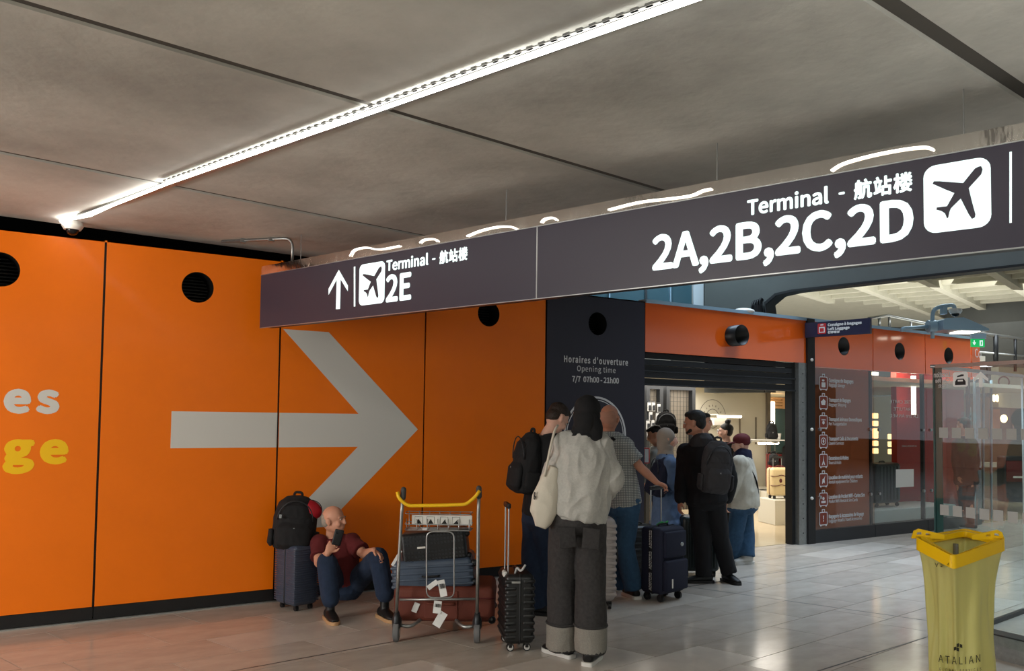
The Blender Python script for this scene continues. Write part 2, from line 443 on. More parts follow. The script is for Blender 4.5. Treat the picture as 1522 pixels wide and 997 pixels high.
try:
    fp_ = os.path.join(bpy.utils.system_resource('DATAFILES'), 'fonts', 'Noto Sans CJK Regular.woff2')
    if os.path.exists(fp_): FONT = bpy.data.fonts.load(fp_)
except Exception: FONT = None
def text_mesh(body, depth=0.002, bold=0.0, sp=1.0, shear=0.0):
    cu = bpy.data.curves.new('txt', 'FONT'); cu.body = body; cu.size = 1; cu.extrude = depth / 2; cu.offset = bold; cu.space_character = sp; cu.shear = shear
    cu.resolution_u = 4
    if FONT is not None: cu.font = FONT
    cu.offset = 0
    o = bpy.data.objects.new('t', cu); COL.objects.link(o)
    dg = bpy.context.evaluated_depsgraph_get()
    me = bpy.data.meshes.new_from_object(o.evaluated_get(dg))
    bpy.data.objects.remove(o); bpy.data.curves.remove(cu)
    if bold:
        bm = bmesh.new()
        for k in range(8):
            t = me.copy(); t.transform(Matrix.Translation((bold * math.cos(k * math.pi / 4), bold * math.sin(k * math.pi / 4), k * .00012))); bm.from_mesh(t); bpy.data.meshes.remove(t)
        bm.to_mesh(me); bm.free()
    return me
def bounds(me):
    xs = [v.co.x for v in me.vertices]; ys = [v.co.y for v in me.vertices]
    return min(xs), max(xs), min(ys), max(ys)
def circle(cx, cy, r, n=48, ry=None):
    ry = r if ry is None else ry
    return [(cx + r * math.cos(2 * math.pi * k / n), cy + ry * math.sin(2 * math.pi * k / n)) for k in range(n)]
def rrect(x0, x1, y0, y1, r, n=6):
    out = []
    for cx, cy, a in ((x1 - r, y1 - r, 0), (x0 + r, y1 - r, 90), (x0 + r, y0 + r, 180), (x1 - r, y0 + r, 270)):
        for k in range(n + 1):
            t = math.radians(a + 90 * k / n); out.append((cx + r * math.cos(t), cy + r * math.sin(t)))
    return out
FP = Plane((0, YF), (1, 0))
# ================================================================== FLOOR
HEADD = math.degrees(HEAD)
dA = V3((math.cos(math.radians(7.4)), math.sin(math.radians(7.4)), 0))
dB = V3((math.cos(math.radians(107)), math.sin(math.radians(107)), 0))
floor = structure('floor')
b = B(); b.box(-14, 34, -9.6, 34, -0.12, -0.006); b.done('screed', 'grout', floor)
TL, TH = 0.92, 0.46
def tile_mesh(L, Hh):
    g = 0.003; t = bmesh.new()
    q = [dA * (sx * (L / 2 - g)) + dB * (sy * (Hh / 2 - g)) for sx, sy in ((-1, -1), (1, -1), (1, 1), (-1, 1))]
    lo = [t.verts.new((p.x, p.y, -0.006)) for p in q]; hi = [t.verts.new((p.x, p.y, 0)) for p in q]
    t.faces.new(hi)
    for k in range(4): t.faces.new((lo[k], lo[(k + 1) % 4], hi[(k + 1) % 4], hi[k]))
    me = bpy.data.meshes.new('tile'); t.to_mesh(me); t.free(); return me
tme = tile_mesh(TL, TH); tme.materials.append(M['tile'])
tme2 = tile_mesh(TL, TH); tme2.materials.append(M['tile_light'])
cand = []; rest = bmesh.new()
def project(p):
    d = p - CAM; z = d.dot(FWD)
    if z < 0.1: return None
    return CX + FPX * d.dot(RV) / z, CY - FPX * d.dot(UV) / z, z
O0 = G(1064, 865)
for j in range(-44, 60):
    offx = (0.0, 0.5, 0.25, 0.75)[j % 4] * TL
    for i in range(-34, 44):
        c = O0 + dB * ((j + 0.5) * TH) + dA * (i * TL + offx)
        if c.x < -13 or c.x > 32 or c.y < -9.4 or c.y > 30: continue
        q = project(c); vis = q is not None and -60 < q[0] < W + 60 and q[1] < H + 45 and q[2] < 13
        if vis and c.y < 13: cand.append((q[2], c))
        else:
            vs = [rest.verts.new((v.co.x + c.x, v.co.y + c.y, v.co.z)) for v in tme.vertices]
            rest.faces.new(vs[4:])
cand.sort(key=lambda t: t[0])
for k, (z, c) in enumerate(cand):
    if k < 300:
        o = bpy.data.objects.new('tile', tme2 if random.random() < 0.12 else tme); COL.objects.link(o); o.location = (c.x, c.y, 0); o.parent = floor
    else:
        vs = [rest.verts.new((v.co.x + c.x, v.co.y + c.y, v.co.z)) for v in tme.vertices]; rest.faces.new(vs[4:])
rme = bpy.data.meshes.new('tile_paving'); rest.to_mesh(rme); rest.free()
tag(link('tile_paving', rme, 'tile', floor), kind='stuff')
for (x0, y0, x1, y1) in ((345, 997, 735, 926), (1021, 871.5, 1470, 935), (1022, 872, 1390, 812), (1219, 996, 1376, 947), (640, 835, 1021, 871.5)):
    a_, b_ = G(x0, y0), G(x1, y1); d = (b_ - a_).normalized(); s_ = d.cross(V3((0, 0, 1))) * 0.006
    if x0 == 345: a_ -= d * 2
    if x0 == 1219: a_ -= d * 2
    bb = B(); bb.quad([a_ - s_ + V3((0, 0, .0005)), b_ - s_ + V3((0, 0, .0005)), b_ + s_ + V3((0, 0, .0005)), a_ + s_ + V3((0, 0, .0005))], 0.001)
    bb.done('expansion_joint', 'dark_metal', floor)
# ================================================================== CEILING SLAB
ceil = structure('ceiling')
E0, E1 = C(830, 418), C(1522, 318)          # free edge of the slab towards the hall
Ed = (E1 - E0).normalized()
def isect(p, d, q, e):
    den = d.x * e.y - d.y * e.x; t = ((q.x - p.x) * e.y - (q.y - p.y) * e.x) / den; return p + d * t
Lp, Ld = V3((-9, 0, CEIL)), V3((-0.28, 1, 0)).normalized()
def cl(x0, y0, x1, y1):
    a_, b_ = C(x0, y0), C(x1, y1); return a_, (b_ - a_).normalized()
jl = [cl(0, 322, 300, 362), cl(0, 226, 599, 344.5), cl(15, 0, 960, 277), cl(1310, 0, 1522, 139)]
bp_, bd_ = jl[3]; jl.append((bp_ - V3((0, 4.4, 0)), bd_)); jl.append((bp_ - V3((0, 8.8, 0)), bd_))
for i in range(len(jl) - 1):
    (p, d), (q, e) = jl[i], jl[i + 1]
    g = V3((0, 0.022 if i + 1 != 3 else 0.03, 0)); g0 = V3((0, 0.022 if i != 3 else 0.03, 0))
    pts = [isect(p - g0, d, Lp, Ld), isect(p - g0, d, E0, Ed), isect(q + g, e, E0, Ed), isect(q + g, e, Lp, Ld)]
    t = bmesh.new(); lo = [t.verts.new((v.x, v.y, CEIL)) for v in pts]; hi = [t.verts.new((v.x, v.y, CEIL + 0.4)) for v in pts]
    t.faces.new(lo)
    t.faces.new(hi)
    for k in range(4): t.faces.new((lo[k], lo[(k + 1) % 4], hi[(k + 1) % 4], hi[k]))
    bmesh.ops.recalc_face_normals(t, faces=t.faces[:])
    bmesh.ops.bevel(t, geom=[e_ for e_ in t.edges if all(abs(v.co.z - CEIL) < 1e-4 for v in e_.verts)], offset=0.012, segments=1, affect='EDGES')
    me = bpy.data.meshes.new('slab_panel'); t.to_mesh(me); t.free(); link('slab_panel', me, 'concrete', ceil)
bx = B()
pts = [isect(jl[0][0], jl[0][1], Lp, Ld), isect(jl[0][0], jl[0][1], E0, Ed), isect(jl[5][0], jl[5][1], E0, Ed), isect(jl[5][0], jl[5][1], Lp, Ld)]
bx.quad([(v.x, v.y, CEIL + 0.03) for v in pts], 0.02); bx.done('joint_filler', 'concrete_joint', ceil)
# dark gap above the kiosk, behind the slab
void = structure('wall_back')
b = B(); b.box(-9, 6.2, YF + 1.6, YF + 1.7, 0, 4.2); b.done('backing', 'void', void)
# edge beam along the slab with a dark shadow gap
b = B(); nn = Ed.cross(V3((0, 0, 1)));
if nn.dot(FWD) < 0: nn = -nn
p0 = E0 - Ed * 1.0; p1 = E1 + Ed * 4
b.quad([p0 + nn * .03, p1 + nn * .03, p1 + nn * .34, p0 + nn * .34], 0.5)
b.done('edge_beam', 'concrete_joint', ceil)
rearw = structure('wall_rear')
b = B(); b.box(33.7, 34, -9.6, 2, 0, .9); b.done('sill_wall', 'stone_far', rearw)
for x0 in range(-14, 34, 4):
    b = B(); b.box(x0, x0 + 2.6, -9.6, -9.3, 0, CEIL + .2); b.done('wall_pier', 'stone_far', rearw)
    b = B(); b.box(x0 + 2.6, x0 + 4, -9.6, -9.3, 0, .9); b.done('sill_wall', 'stone_far', rearw)
# ================================================================== FACADE
wall = structure('wall_front')
xj = [F(148, 630).x, F(413, 640).x, F(630, 640).x, F(810.5, 600).x, F(958.3, 600).x, None, F(1203, 600).x, F(1298, 640).x, F(1376, 640).x, F(1443.5, 560).x]
ZT = F(158.2, 357.5).z; ZB = F(138.2, 901.5).z; ZH = F(294.5, 427).z; RH = 0.128
PW = xj[1] - xj[0]
print('FACADE joints', [None if v is None else round(v, 3) for v in xj], 'ZT', ZT, 'ZB', ZB, 'ZH', ZH)
print('tops', [round(F(*q).z, 3) for q in ((420, 385.3), (958.6, 447.5), (1297.5, 487.5), (1375, 497.5))])
GAP = 0.009
def fpanel(name, x0, x1, z0, z1, m, hole=True, hx=None, off=0.0):
    loops = [[(x0, z0), (x1, z0), (x1, z1), (x0, z1)]]
    if hole: loops.append(circle((x0 + x1) / 2 if hx is None else hx, ZH, RH))
    me = flat_mesh(loops, 0.02, name); me.transform(FP.m @ Matrix.Translation((0, 0, off - 0.02)))
    return link(name, me, m, wall)
def duct(x, m='void', out=0.0, ln=0.22):
    bb = B(); bb.tube([(x, YF - out, ZH), (x, YF + ln, ZH)], RH, 40)
    me = bb.bm
    for f in [f for f in me.faces if len(f.verts) > 4]: 
        if abs(f.calc_center_median().y - (YF - out)) < 0.01: me.faces.remove(f)
    o = bb.done('vent_duct', m, wall, True)
    so = o.modifiers.new('s', 'SOLIDIFY'); so.thickness = 0.006
    sl = B()
    for k in range(-4, 5):
        hw = math.sqrt(max(0, RH ** 2 - (k * .027) ** 2)) - .004; sl.box(x - hw, x + hw, YF + ln - .03, YF + ln - .012, ZH + k * .027 - .004, ZH + k * .027 + .004)
    sl.done('vent_louvre', 'black', wall)
pan = [(xj[0] - 2 * PW, xj[0] - PW), (xj[0] - PW, xj[0]), (xj[0], xj[1]), (xj[1], xj[2]), (xj[2], xj[3])]
for x0, x1 in pan:
    fpanel('wall_panel', x0 + GAP, x1 - GAP, ZB, ZT, 'orange'); duct((x0 + x1) / 2)
fpanel('wall_panel', xj[3] + 0.012, xj[4] - 0.004, 0.09, ZT, 'anthracite'); duct((xj[3] + xj[4]) / 2)
b = B(); b.box(xj[0] - 2 * PW, xj[3], YF + 0.03, YF + 0.24, 0.0, ZT - 0.01)
o = b.done('backing_frame', 'black', wall)
# cut openings for the ducts by leaving the backing behind them
o.location.y = 0.25
for x in (xj[0] - PW, xj[0], xj[1], xj[2], xj[3]):
    b = B(); b.box(x - 0.02, x + 0.02, YF + 0.022, YF + 0.05, 0.02, ZT - 0.005); b.done('joint_post', 'black', wall)
# parapet top of the kiosk
b = B(); b.box(xj[0] - 2 * PW, xj[4], YF + 0.0, YF + 0.5, ZT - 0.012, ZT); b.done('top_cap', 'orange', wall)
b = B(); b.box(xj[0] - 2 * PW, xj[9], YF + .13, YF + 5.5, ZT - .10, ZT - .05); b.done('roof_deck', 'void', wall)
base = structure('baseboard_front')
for x0, x1 in pan + [(xj[3], xj[4])]:
    b = B(); b.box(x0 + .004, x1 - .004, YF + 0.002, YF + 0.02, 0.012, ZB - 0.004); b.done('skirting', 'black', base)
b = B(); b.box(xj[0] - 2 * PW, xj[4], YF - 0.012, YF + 0.02, 0.0, 0.010); b.done('floor_profile', 'galvanised', base)
# big arrow film, one piece per panel
def clipx(poly, xc, keep):
    out = []
    for i in range(len(poly)):
        p, q = poly[i], poly[(i + 1) % len(poly)]
        ip = (p[0] - xc) * keep >= 0; iq = (q[0] - xc) * keep >= 0
        if ip: out.append(p)
        if ip != iq:
            t = (xc - p[0]) / (q[0] - p[0]); out.append((xc, p[1] + t * (q[1] - p[1])))
    return out
P_ = lambda x, y: FP.uv(x, y)
tip = P_(621, 638); uo = P_(421, 489.5); ui = P_(488.5, 493); nt_ = P_(533, 613.5); nb = P_(528, 664); sl0 = P_(255, 611); sl1 = P_(253.5, 666)
zc = tip[1]; mir = lambda p: (p[0], 2 * zc - p[1])
topz = (uo[1] + ui[1]) / 2
arrow = [(sl0[0], sl0[1]), (nt_[0], sl0[1]), (uo[0], topz), (ui[0], topz), tip, (ui[0], 2 * zc - topz), (uo[0], 2 * zc - topz), (nt_[0], sl1[1]), (sl0[0], sl1[1])]
for x0, x1 in pan[2:4]:
    pc = clipx(clipx(arrow, x0 + GAP, 1), x1 - GAP, -1)
    FP.plate('arrow_film', [pc], 'film_white', 0.0012, 0.0, wall, pix=False)
FP.text('es', 4.5, 614.5, 88, 577, 'film_white', bold=0.020, sp=1.10, parent=wall, ref='e', off=0.0, depth=0.0015)
FP.text('ge', 3.5, 691.5, 101, 652.5, 'film_yellow', bold=0.020, sp=1.10, parent=wall, ref='e', off=0.0, depth=0.0015)
# opening hours and round emblem on the dark panel
FP.text("Horaires d'ouverture", 838, 538, 933, 528.2, 'print_white', bold=0.012, ref='H', parent=wall, sp=1.1)
FP.text('Opening time', 857.5, 551.5, 914.5, 543, 'print_white', ref='O', parent=wall, sp=1.05)
FP.text('7/7  07h00 - 21h00', 850, 567, 919.5, 558.5, 'print_white', bold=0.010, ref='7', parent=wall)
ec = P_(885, 648); er = 0.435
def ringfilm(c, r0, r1, pl, m, par, nm='emblem_ring'):
    return pl.plate(nm, [circle(c[0], c[1], r1, 64), circle(c[0], c[1], r0, 64)], m, 0.0015, 0.001, par, pix=False)
ringfilm(ec, er - 0.022, er, FP, 'print_white', wall); ringfilm(ec, er - 0.045, er - 0.036, FP, 'print_white', wall); ringfilm(ec, er - 0.17, er - 0.16, FP, 'print_white', wall)
def arctext(word, c, r, size, a0, a1, pl, m, par, bold=0.02):
    for i, ch in enumerate(word):
        a = math.radians(a0 + (a1 - a0) * i / max(1, len(word) - 1)); me = text_mesh(ch, 0.0015, bold); bb = bounds(me)
        me.transform(Matrix.Translation((-(bb[0] + bb[1]) / 2, 0, 0))); me.transform(Matrix.Diagonal((size, size, 1, 1)))
        me.transform(Matrix.Rotation(a - math.pi / 2, 4, 'Z'))
        me.transform(pl.m @ Matrix.Translation((c[0] + r * math.cos(a), c[1] + r * math.sin(a), 0.001)))
        link('emblem_letter', me, m, par)
arctext('BAGAGES', ec, er - 0.15, 0.13, 155, 25, FP, 'print_white', wall)
# ---- shop front: orange fascia, shutter, post
zb0 = (F(958, 523).z + F(1198, 539).z) / 2
print('fascia bottom z', F(958, 523).z, F(1198, 539).z, 'shutter', F(958.7, 573).z, F(1185, 578).z)
x6 = F(1198, 600).x
fpanel('wall_panel', xj[4] + 0.004, x6, zb0, ZT - 0.01, 'orange_gloss', hx=F(1088, 500).x)
duct(F(1088, 500).x, 'black_plastic', out=0.16)
b = B(); b.box(xj[4], F(1443, 600).x, YF - 0.02, YF + 0.12, ZT - 0.01, ZT + 0.03); b.done('top_rail', 'blue_metal', wall)
ZS = (F(958.7, 573).z + F(1185, 578).z) / 2
shut = structure('door_1')
n = 5; hh = (zb0 - ZS) / n
for k in range(n):
    b = B(); b.box(xj[4] + .01, F(1186, 600).x, YF + 0.05, YF + 0.075, ZS + k * hh + 0.003, ZS + (k + 1) * hh - 0.003, bev=0.004); b.done('shutter_slat', 'dark_metal' if k % 2 else 'black', shut)
for z in (ZS, ZS + hh * 2.1):
    b = B(); b.box(xj[4] + .01, F(1186, 600).x, YF + 0.03, YF + 0.09, z - 0.012, z + 0.006, bev=0.003); b.done('shutter_rail', 'dark_metal', shut)
xa, xb, xc_ = F(1183, 600).x, F(1190, 600).x, F(1198, 600).x
b = B(); b.box(xa - 0.02, xa + 0.09, YF + 0.05, YF + 0.16, 0, zb0); b.done('shutter_guide', 'black', shut)
b = B(); b.box(xb - 0.05, xc_, YF - 0.01, YF + 0.05, 0, zb0); o = b.done('jamb_channel', 'galvanised', shut)
b = B()
for k in range(12): b.cone((xb + .03, YF - 0.016, 0.15 + k * .19), (xb + .03, YF - 0.008, 0.15 + k * .19), 0.008)
b.done('bolt', 'dark_metal', shut)
b = B(); b.box(xc_ + .002, F(1209, 600).x - .002, YF - 0.03, YF + 0.2, 0, ZT + 0.02); b.done('corner_post', 'black', wall)
# ---- right hand bays: orange fascia above frameless glass
bays = [(F(1209.5, 600).x, xj[7], 'pane_tint'), (xj[7], xj[8], 'pane'), (xj[8], xj[9], 'pane')]
zf = F(1297, 551).z; print('bay fascia bottom', F(1209.5, 541).z, zf, 'base top', F(1209.5, 790).z, F(1297, 783).z)
zbase = 0.17
for k, (x0, x1, g_) in enumerate(bays):
    fpanel('wall_panel', x0 + .008, x1 - .008, zf, ZT, 'orange_gloss', hx=F((1254, 1337, 1409.7)[k], 520).x, off=0.004); duct(F((1254, 1337, 1409.7)[k], 520).x, 'black_plastic', out=0.0)
    b = B(); b.box(x0 + .006, x1 - .006, YF - 0.012, YF - 0.001, zbase - 0.01, zf + 0.01); b.done('glass_pane', g_, wall)
    b = B(); b.box(x0 + .004, x1 - .004, YF - 0.02, YF + 0.10, 0, zbase); b.done('plinth', 'dark_metal', wall)
    b = B(); b.box(x1 - .02, x1 + .02, YF + 0.03, YF + 0.08, 0, ZT); b.done('mullion', 'black', wall)
    for zz in (F(1214, 638).z, F(1214, 739).z):
        for xx in (x0 + .10, x1 - .10):
            b = B(); b.cone((xx, YF - 0.035, zz), (xx, YF - 0.01, zz), 0.022, n=14); b.done('glass_fixing', 'metal', wall, True, 40)
for (px, py) in ((1202.5, 535), (1202.5, 638), (1202.5, 740)):
    p = F(px, py); b = B(); b.ball((p.x, YF - 0.045, p.z), 0.022); b.done('post_knob', 'white_plastic', wall, True)
# service list with suitcase icons on the tinted pane
GP = Plane((0, YF - 0.014), (1, 0))
rows = [("Consigne de Bagages", "Baggage Storage", 1268, 1255.5), ("Transport de Bagages", "Baggage Shipping", 1264, 1257.5), ("Transport Animaux Domestiques", "Pet Transportation", 1280.5, 1258), ("Transport Colis & Documents", "Courier Services", 1275, 1254),
        ("Excursions & Visites", "Tours & Visits", 1261, 1250), ("Location de matériel pour enfants", "Rental equipment for Children", 1282, 1274), ("Location de Pocket WiFi - Cartes Sim", "Pocket WiFi Rental & Sim Cards", 1285, 1274.5), ("Bagagerie & Accessoires de Voyage", "Luggage Retail & Travel Accessories", 1283.5, 1281)]
for k, (f_, e_, xr, xr2) in enumerate(rows):
    y = 567.5 + 28.75 * k
    GP.text(f_, 1231.5, y + 0.4 - 0.0 + (k * 0.15), xr, y - 5.2 + k * .15, 'print_white', bold=0.01, ref='T', parent=wall)
    GP.text(e_, 1231.5, y + 6.8 + (k * 0.1), xr2, y + 2.2 + k * .1, 'print_white', ref='T', parent=wall, shear=0.15)
    cx_, cz_ = GP.uv(1223.8, y + 3 - 1.2)
    GP.plate('suitcase_icon', [rrect(cx_ - .085, cx_ + .085, cz_ - .088, cz_ + .088, .02), rrect(cx_ - .074, cx_ + .074, cz_ - .078, cz_ + .078, .015)], 'print_white', .001, 0.001, wall, pix=False)
    GP.plate('icon_ground', [rrect(cx_ - .074, cx_ + .074, cz_ - .078, cz_ + .078, .015)], 'brown_print', .0008, 0.0005, wall, pix=False)
    GP.plate('icon_handle', [[(cx_ - .03, cz_ + .088), (cx_ - .03, cz_ + .125), (cx_ + .03, cz_ + .125), (cx_ + .03, cz_ + .088), (cx_ + .02, cz_ + .088), (cx_ + .02, cz_ + .115), (cx_ - .02, cz_ + .115), (cx_ - .02, cz_ + .088)]], 'print_white', .001, 0.001, wall, pix=False)
    for s_ in (-1, 1): GP.plate('icon_wheel', [rrect(cx_ + s_ * .055 - .012, cx_ + s_ * .055 + .012, cz_ - .1, cz_ - .088, .004, 2)], 'print_white', .001, 0.001, wall, pix=False)
    sym = {0: [rrect(cx_ - .04, cx_ + .04, cz_ - .055, cz_ + .01, .008), rrect(cx_ - .03, cx_ + .02, cz_ + .025, cz_ + .05, .008)],
           1: [[(cx_ - .055, cz_ + .01), (cx_ - .02, cz_ + .03), (cx_, cz_ + .05), (cx_ + .045, cz_ + .02), (cx_ + .035, cz_ - .035), (cx_ - .035, cz_ - .035)]],
           2: [circle(cx_, cz_ - .01, .024, 14)] + [circle(cx_ + d_, cz_ + .028, .009, 8) for d_ in (-.03, -.01, .012, .033)],
           3: [circle(cx_, cz_, .05, 20), circle(cx_, cz_, .04, 20), [(cx_, cz_ + .03), (cx_ + .02, cz_), (cx_, cz_ - .03), (cx_ - .02, cz_)]],
           4: [[(cx_, cz_ + .07), (cx_ + .008, cz_), (cx_ + .035, cz_ - .06), (cx_ + .018, cz_ - .06), (cx_, cz_ - .03), (cx_ - .018, cz_ - .06), (cx_ - .035, cz_ - .06), (cx_ - .008, cz_)]],
           5: [[(cx_ + .04, cz_ + .06), (cx_ + .02, cz_ + .01), (cx_ + .03, cz_ - .05), (cx_ + .01, cz_ - .03), (cx_ - .03, cz_ - .055), (cx_ - .02, cz_ + .01), (cx_ + .01, cz_ + .02)]],
           6: [rrect(cx_ - .045, cx_ + .045, cz_ - .05, cz_ - .02, .006), circle(cx_, cz_ + .01, .022, 14)],
           7: [[(cx_ - .012, cz_ + .04), (cx_ + .012, cz_ + .04), (cx_ + .006, cz_ - .01), (cx_ - .006, cz_ - .01)], circle(cx_, cz_ - .03, .01, 10)]}[k]
    for s_ in sym: pass
    GP.plate('icon_symbol', sym, 'print_white', .001, 0.0014, wall, pix=False)
# poster reflection drawn as mirrored lettering, and the blank white sticker
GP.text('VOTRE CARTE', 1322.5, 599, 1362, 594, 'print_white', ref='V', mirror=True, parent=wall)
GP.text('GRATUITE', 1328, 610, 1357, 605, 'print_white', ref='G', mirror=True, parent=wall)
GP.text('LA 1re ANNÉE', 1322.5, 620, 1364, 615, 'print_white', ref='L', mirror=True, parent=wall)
GP.plate('white_sticker', [[(1331.5, 724.5), (1358, 723), (1358, 697), (1331.5, 697.5)]], 'paper', .001, .001, wall)
# curved glazed corner of the kiosk
cc = V3((xj[9], YF + 1.0, 0)); prev = None
for k in range(4):
    a0, a1 = math.radians(-90 + 22.5 * k), math.radians(-90 + 22.5 * (k + 1))
    p0 = cc + V3((math.cos(a0), math.sin(a0), 0)); p1 = cc + V3((math.cos(a1), math.sin(a1), 0)); g_ = (p1 - p0).normalized() * .01
    for z0, z1, mm_ in ((zbase, zf, 'pane'), (zf + .01, ZT, 'orange_gloss'), (0, zbase, 'dark_metal')):
        b = B(); b.quad([p0 + g_ + V3((0, 0, z0)), p1 - g_ + V3((0, 0, z0)), p1 - g_ + V3((0, 0, z1)), p0 + g_ + V3((0, 0, z1))], 0.012); b.done('glass_pane' if mm_ == 'pane' else 'curved_panel', mm_, wall)
CP = Plane((xj[9], YF - .004), (1, 0.12))
CP.text('Co', 1447.5, 531, 1456.5, 518, 'print_white', parent=wall, off=0.02)
# kiosk interior behind the glass bays
kio = structure('wall_kiosk_interior')
xk0, xk1 = F(1209.5, 600).x, xj[9] + 0.9
b = B(); b.box(1.32 * (YF + 2.6), xk1, YF + 2.6, YF + 2.7, 0, ZT - .05); b.done('back_panel', 'shop_wall', kio)
b = B(); b.box(xj[7] - .3, xk1, YF + 0.25, YF + 2.6, ZT - .30, ZT - .22); b.done('kiosk_ceiling', 'shop_wall', kio)
b = B(); q0 = V3((1.30 * (YF + .3), YF + .3, 0)); q1 = V3((1.315 * 13.2, 13.2, 0)); b.quad([q0, q1, q1 + V3((0, 0, 2.3)), q0 + V3((0, 0, 2.3))], .05); b.done('divider', 'shop_wall', kio)
b = B(); b.box(xk0 + .02, xj[7] - .03, YF + 0.05, YF + 0.08, 0.17, zf); b.done('brown_screen', mat('brown_board', rgb(176, 124, 92), .45), kio)
RP = Plane((0, YF + 1.15), (1, 0))
xr0, xr1 = RP.uv(1333, 640)[0], RP.uv(1372, 640)[0]
b = B(); b.box(xr0, xr1 + 1.3, YF + 1.15, YF + 1.25, 0, ZT - .3); b.done('red_partition', 'red_wall', kio)
RP.text('LA PREMIÈRE ANNÉE', 1340, 664, 1362, 661, 'print_white', parent=kio, mirror=True)  # poster reflection drawn as print on the partition
for k in range(9):
    x = xr0 - 0.1 - k * .17; b = B(); b.box(x - .03, x + .03, YF + 1.6, YF + 1.66, 0.3, 2.35); b.done('wood_slat', 'wood', kio)
for k in range(4):
    x = xr0 - 0.25 - k * .34; b = B(); b.box(x, x + .2, YF + 1.45, YF + 1.5, 2.42, 2.47); b.done('light_fitting', 'tube_lit', kio)
b = B(); b.box(xr0 + .1, xr0 + .16, YF + .9, YF + .95, 1.75, 2.4); b.done('light_fitting', 'tube_lit', kio)
b = B(); b.box(xj[7] + .05, xr0 + .35, YF + 0.35, YF + 1.05, 0.0, 0.30, bev=.01); plat = b.done('display_platform', 'white_box', None)
tag(plat, 'low white display platform behind the clear glass bay right of the service list', 'platform')
for (px, py, hh_) in ((1301, 667, .16), (1324, 668, .16), (1330, 668, .16), (1301, 640, .10)):
    p = hit(px, py, V3((0, YF + 1.5, 0)), V3((0, 1, 0)))
    for q in range(3):
        b = B(); b.box(p.x - .05, p.x + .05, YF + 1.47, YF + 1.53, p.z - hh_ / 2 + q * .13, p.z - hh_ / 2 + q * .13 + .09, bev=.01); b.done('lit_shelf_niche', 'warm_lit', kio)
# ================================================================== HANGING SIGN
SL = D(386, 487, 7.0)
sdir = -(h2 * 1 - R0 * ((761 + 709) / FPX)).normalized()      # towards the right and nearer
SP = Plane(SL, sdir)
zs0, zs1, zs2 = SP.uv(385.5, 487)[1], SP.uv(388, 409.5)[1], SP.uv(387.5, 396)[1]
print('sign z', zs0, zs1, zs2, [SP.uv(*q)[1] for q in ((797.5, 440), (798.5, 335), (1522, 354.7), (1522, 197))])
u0, um, u1 = SP.uv(386, 487)[0], SP.uv(797.5, 440)[0], SP.uv(1522, 355)[0] + 1.6
sign = thing('hanging_sign', 'long dark overhead direction sign with white lettering hung under the concrete ceiling', 'sign', tuple(SP.p0 + SP.x * (u0 + u1) / 2 + V3((0, 0, zs0))), rz=0)
inv = Matrix.Translation(-sign.location)
def sparent(o):
    o.data.transform(inv); o.parent = sign; return o
def splate(name, loops, m, depth, off, pix=True): return sparent(SP.plate(name, loops, m, depth, off, None, pix))
def stext(*a, **k): return sparent(SP.text(*a, **k))
for a_, b2 in ((u0, um - .004), (um + .004, u1)):
    splate('sign_panel', [[(a_, zs0), (b2, zs0), (b2, zs1), (a_, zs1)]], 'sign_face', .012, -.012, False)
splate('sign_body', [[(u0 + .003, zs0 + .006), (u1, zs0 + .006), (u1, zs2 - .01), (u0 + .003, zs2 - .01)]], 'dark_metal', .11, -.124, False)
splate('mirror_fascia', [[(u0, zs1 + .004), (u1, zs1 + .004), (u1, zs2), (u0, zs2)]], 'mirror_metal', .010, -.012, False)
splate('seam_trim', [[(um - .004, zs0), (um + .004, zs0), (um + .004, zs1), (um - .004, zs1)]], 'metal', .004, -.002, False)
splate('edge_trim', [[(u0, zs1), (u1, zs1), (u1, zs1 + .005), (u0, zs1 + .005)]], 'metal', .012, -.008, False)
splate('edge_trim', [[(u0, zs0 - .005), (u1, zs0 - .005), (u1, zs0), (u0, zs0)]], 'metal', .012, -.012, False)
CJ = '\u822a\u7ad9\u697c'
stext('Terminal', 1111, 321, 1232.5, 298, 'letter_white', bold=.013, ref='T')
stext('-', 1247, 290.2, 1256.2, 286.2, 'letter_white', bold=.02)
stext(CJ, 1269.5, 298, 1357, 268.5, 'letter_white', bold=.014, sp=1.05)
stext('2A,2B,2C,2D', 970, 402.7, 1359, 350, 'letter_white', bold=.013, ref='2')
stext('Terminal', 575, 403.3, 637, 387.2, 'letter_white', bold=.013, ref='T')
stext('-', 643, 386.6, 648, 384, 'letter_white', bold=.02)
stext(CJ, 653.7, 393, 695.4, 373, 'letter_white', bold=.014, sp=1.05)
stext('2E', 574, 449.8, 611.5, 408.8, 'letter_white', bold=.013)
splate('divider_line', [[(1500.5, 331.5), (1504, 331), (1504, 225.5), (1500.5, 226)]], 'letter_white', .002, .001)
splate('divider_line', [[(526.3, 455.6), (528.4, 455.3), (528.4, 396), (526.3, 396.4)]], 'letter_white', .002, .001)
AIR = [(1350, 182), (1356, 195), (1350, 215), (1300, 270), (1312, 320), (1327, 375), (1325, 388), (1313, 394), (1300, 375), (1268, 312), (1228, 352), (1222, 368), (1218, 388), (1213, 392), (1205, 372), (1190, 362), (1170, 357), (1172, 348), (1200, 345), (1213, 343), (1243, 290), (1205, 275), (1155, 253), (1160, 243), (1185, 243), (1278, 250), (1325, 192), (1340, 184)]
AIRP = [(960 + x / 2.708, 180 + y / 2.708) for x, y in AIR]
qa = [SP.uv(*p) for p in AIRP]
def sq(xl, xr, yt, yb, r):
    ua, za = SP.uv(xl, yb); ub = SP.uv(xr, yb)[0]; zt = SP.uv(xl, yt)[1]; return ua, ub, za, zt, r
s1 = sq(1373.6, 1474, 248.5, 348.3, .05); s2 = sq(533.6, 571.4, 394, 454.5, .04)
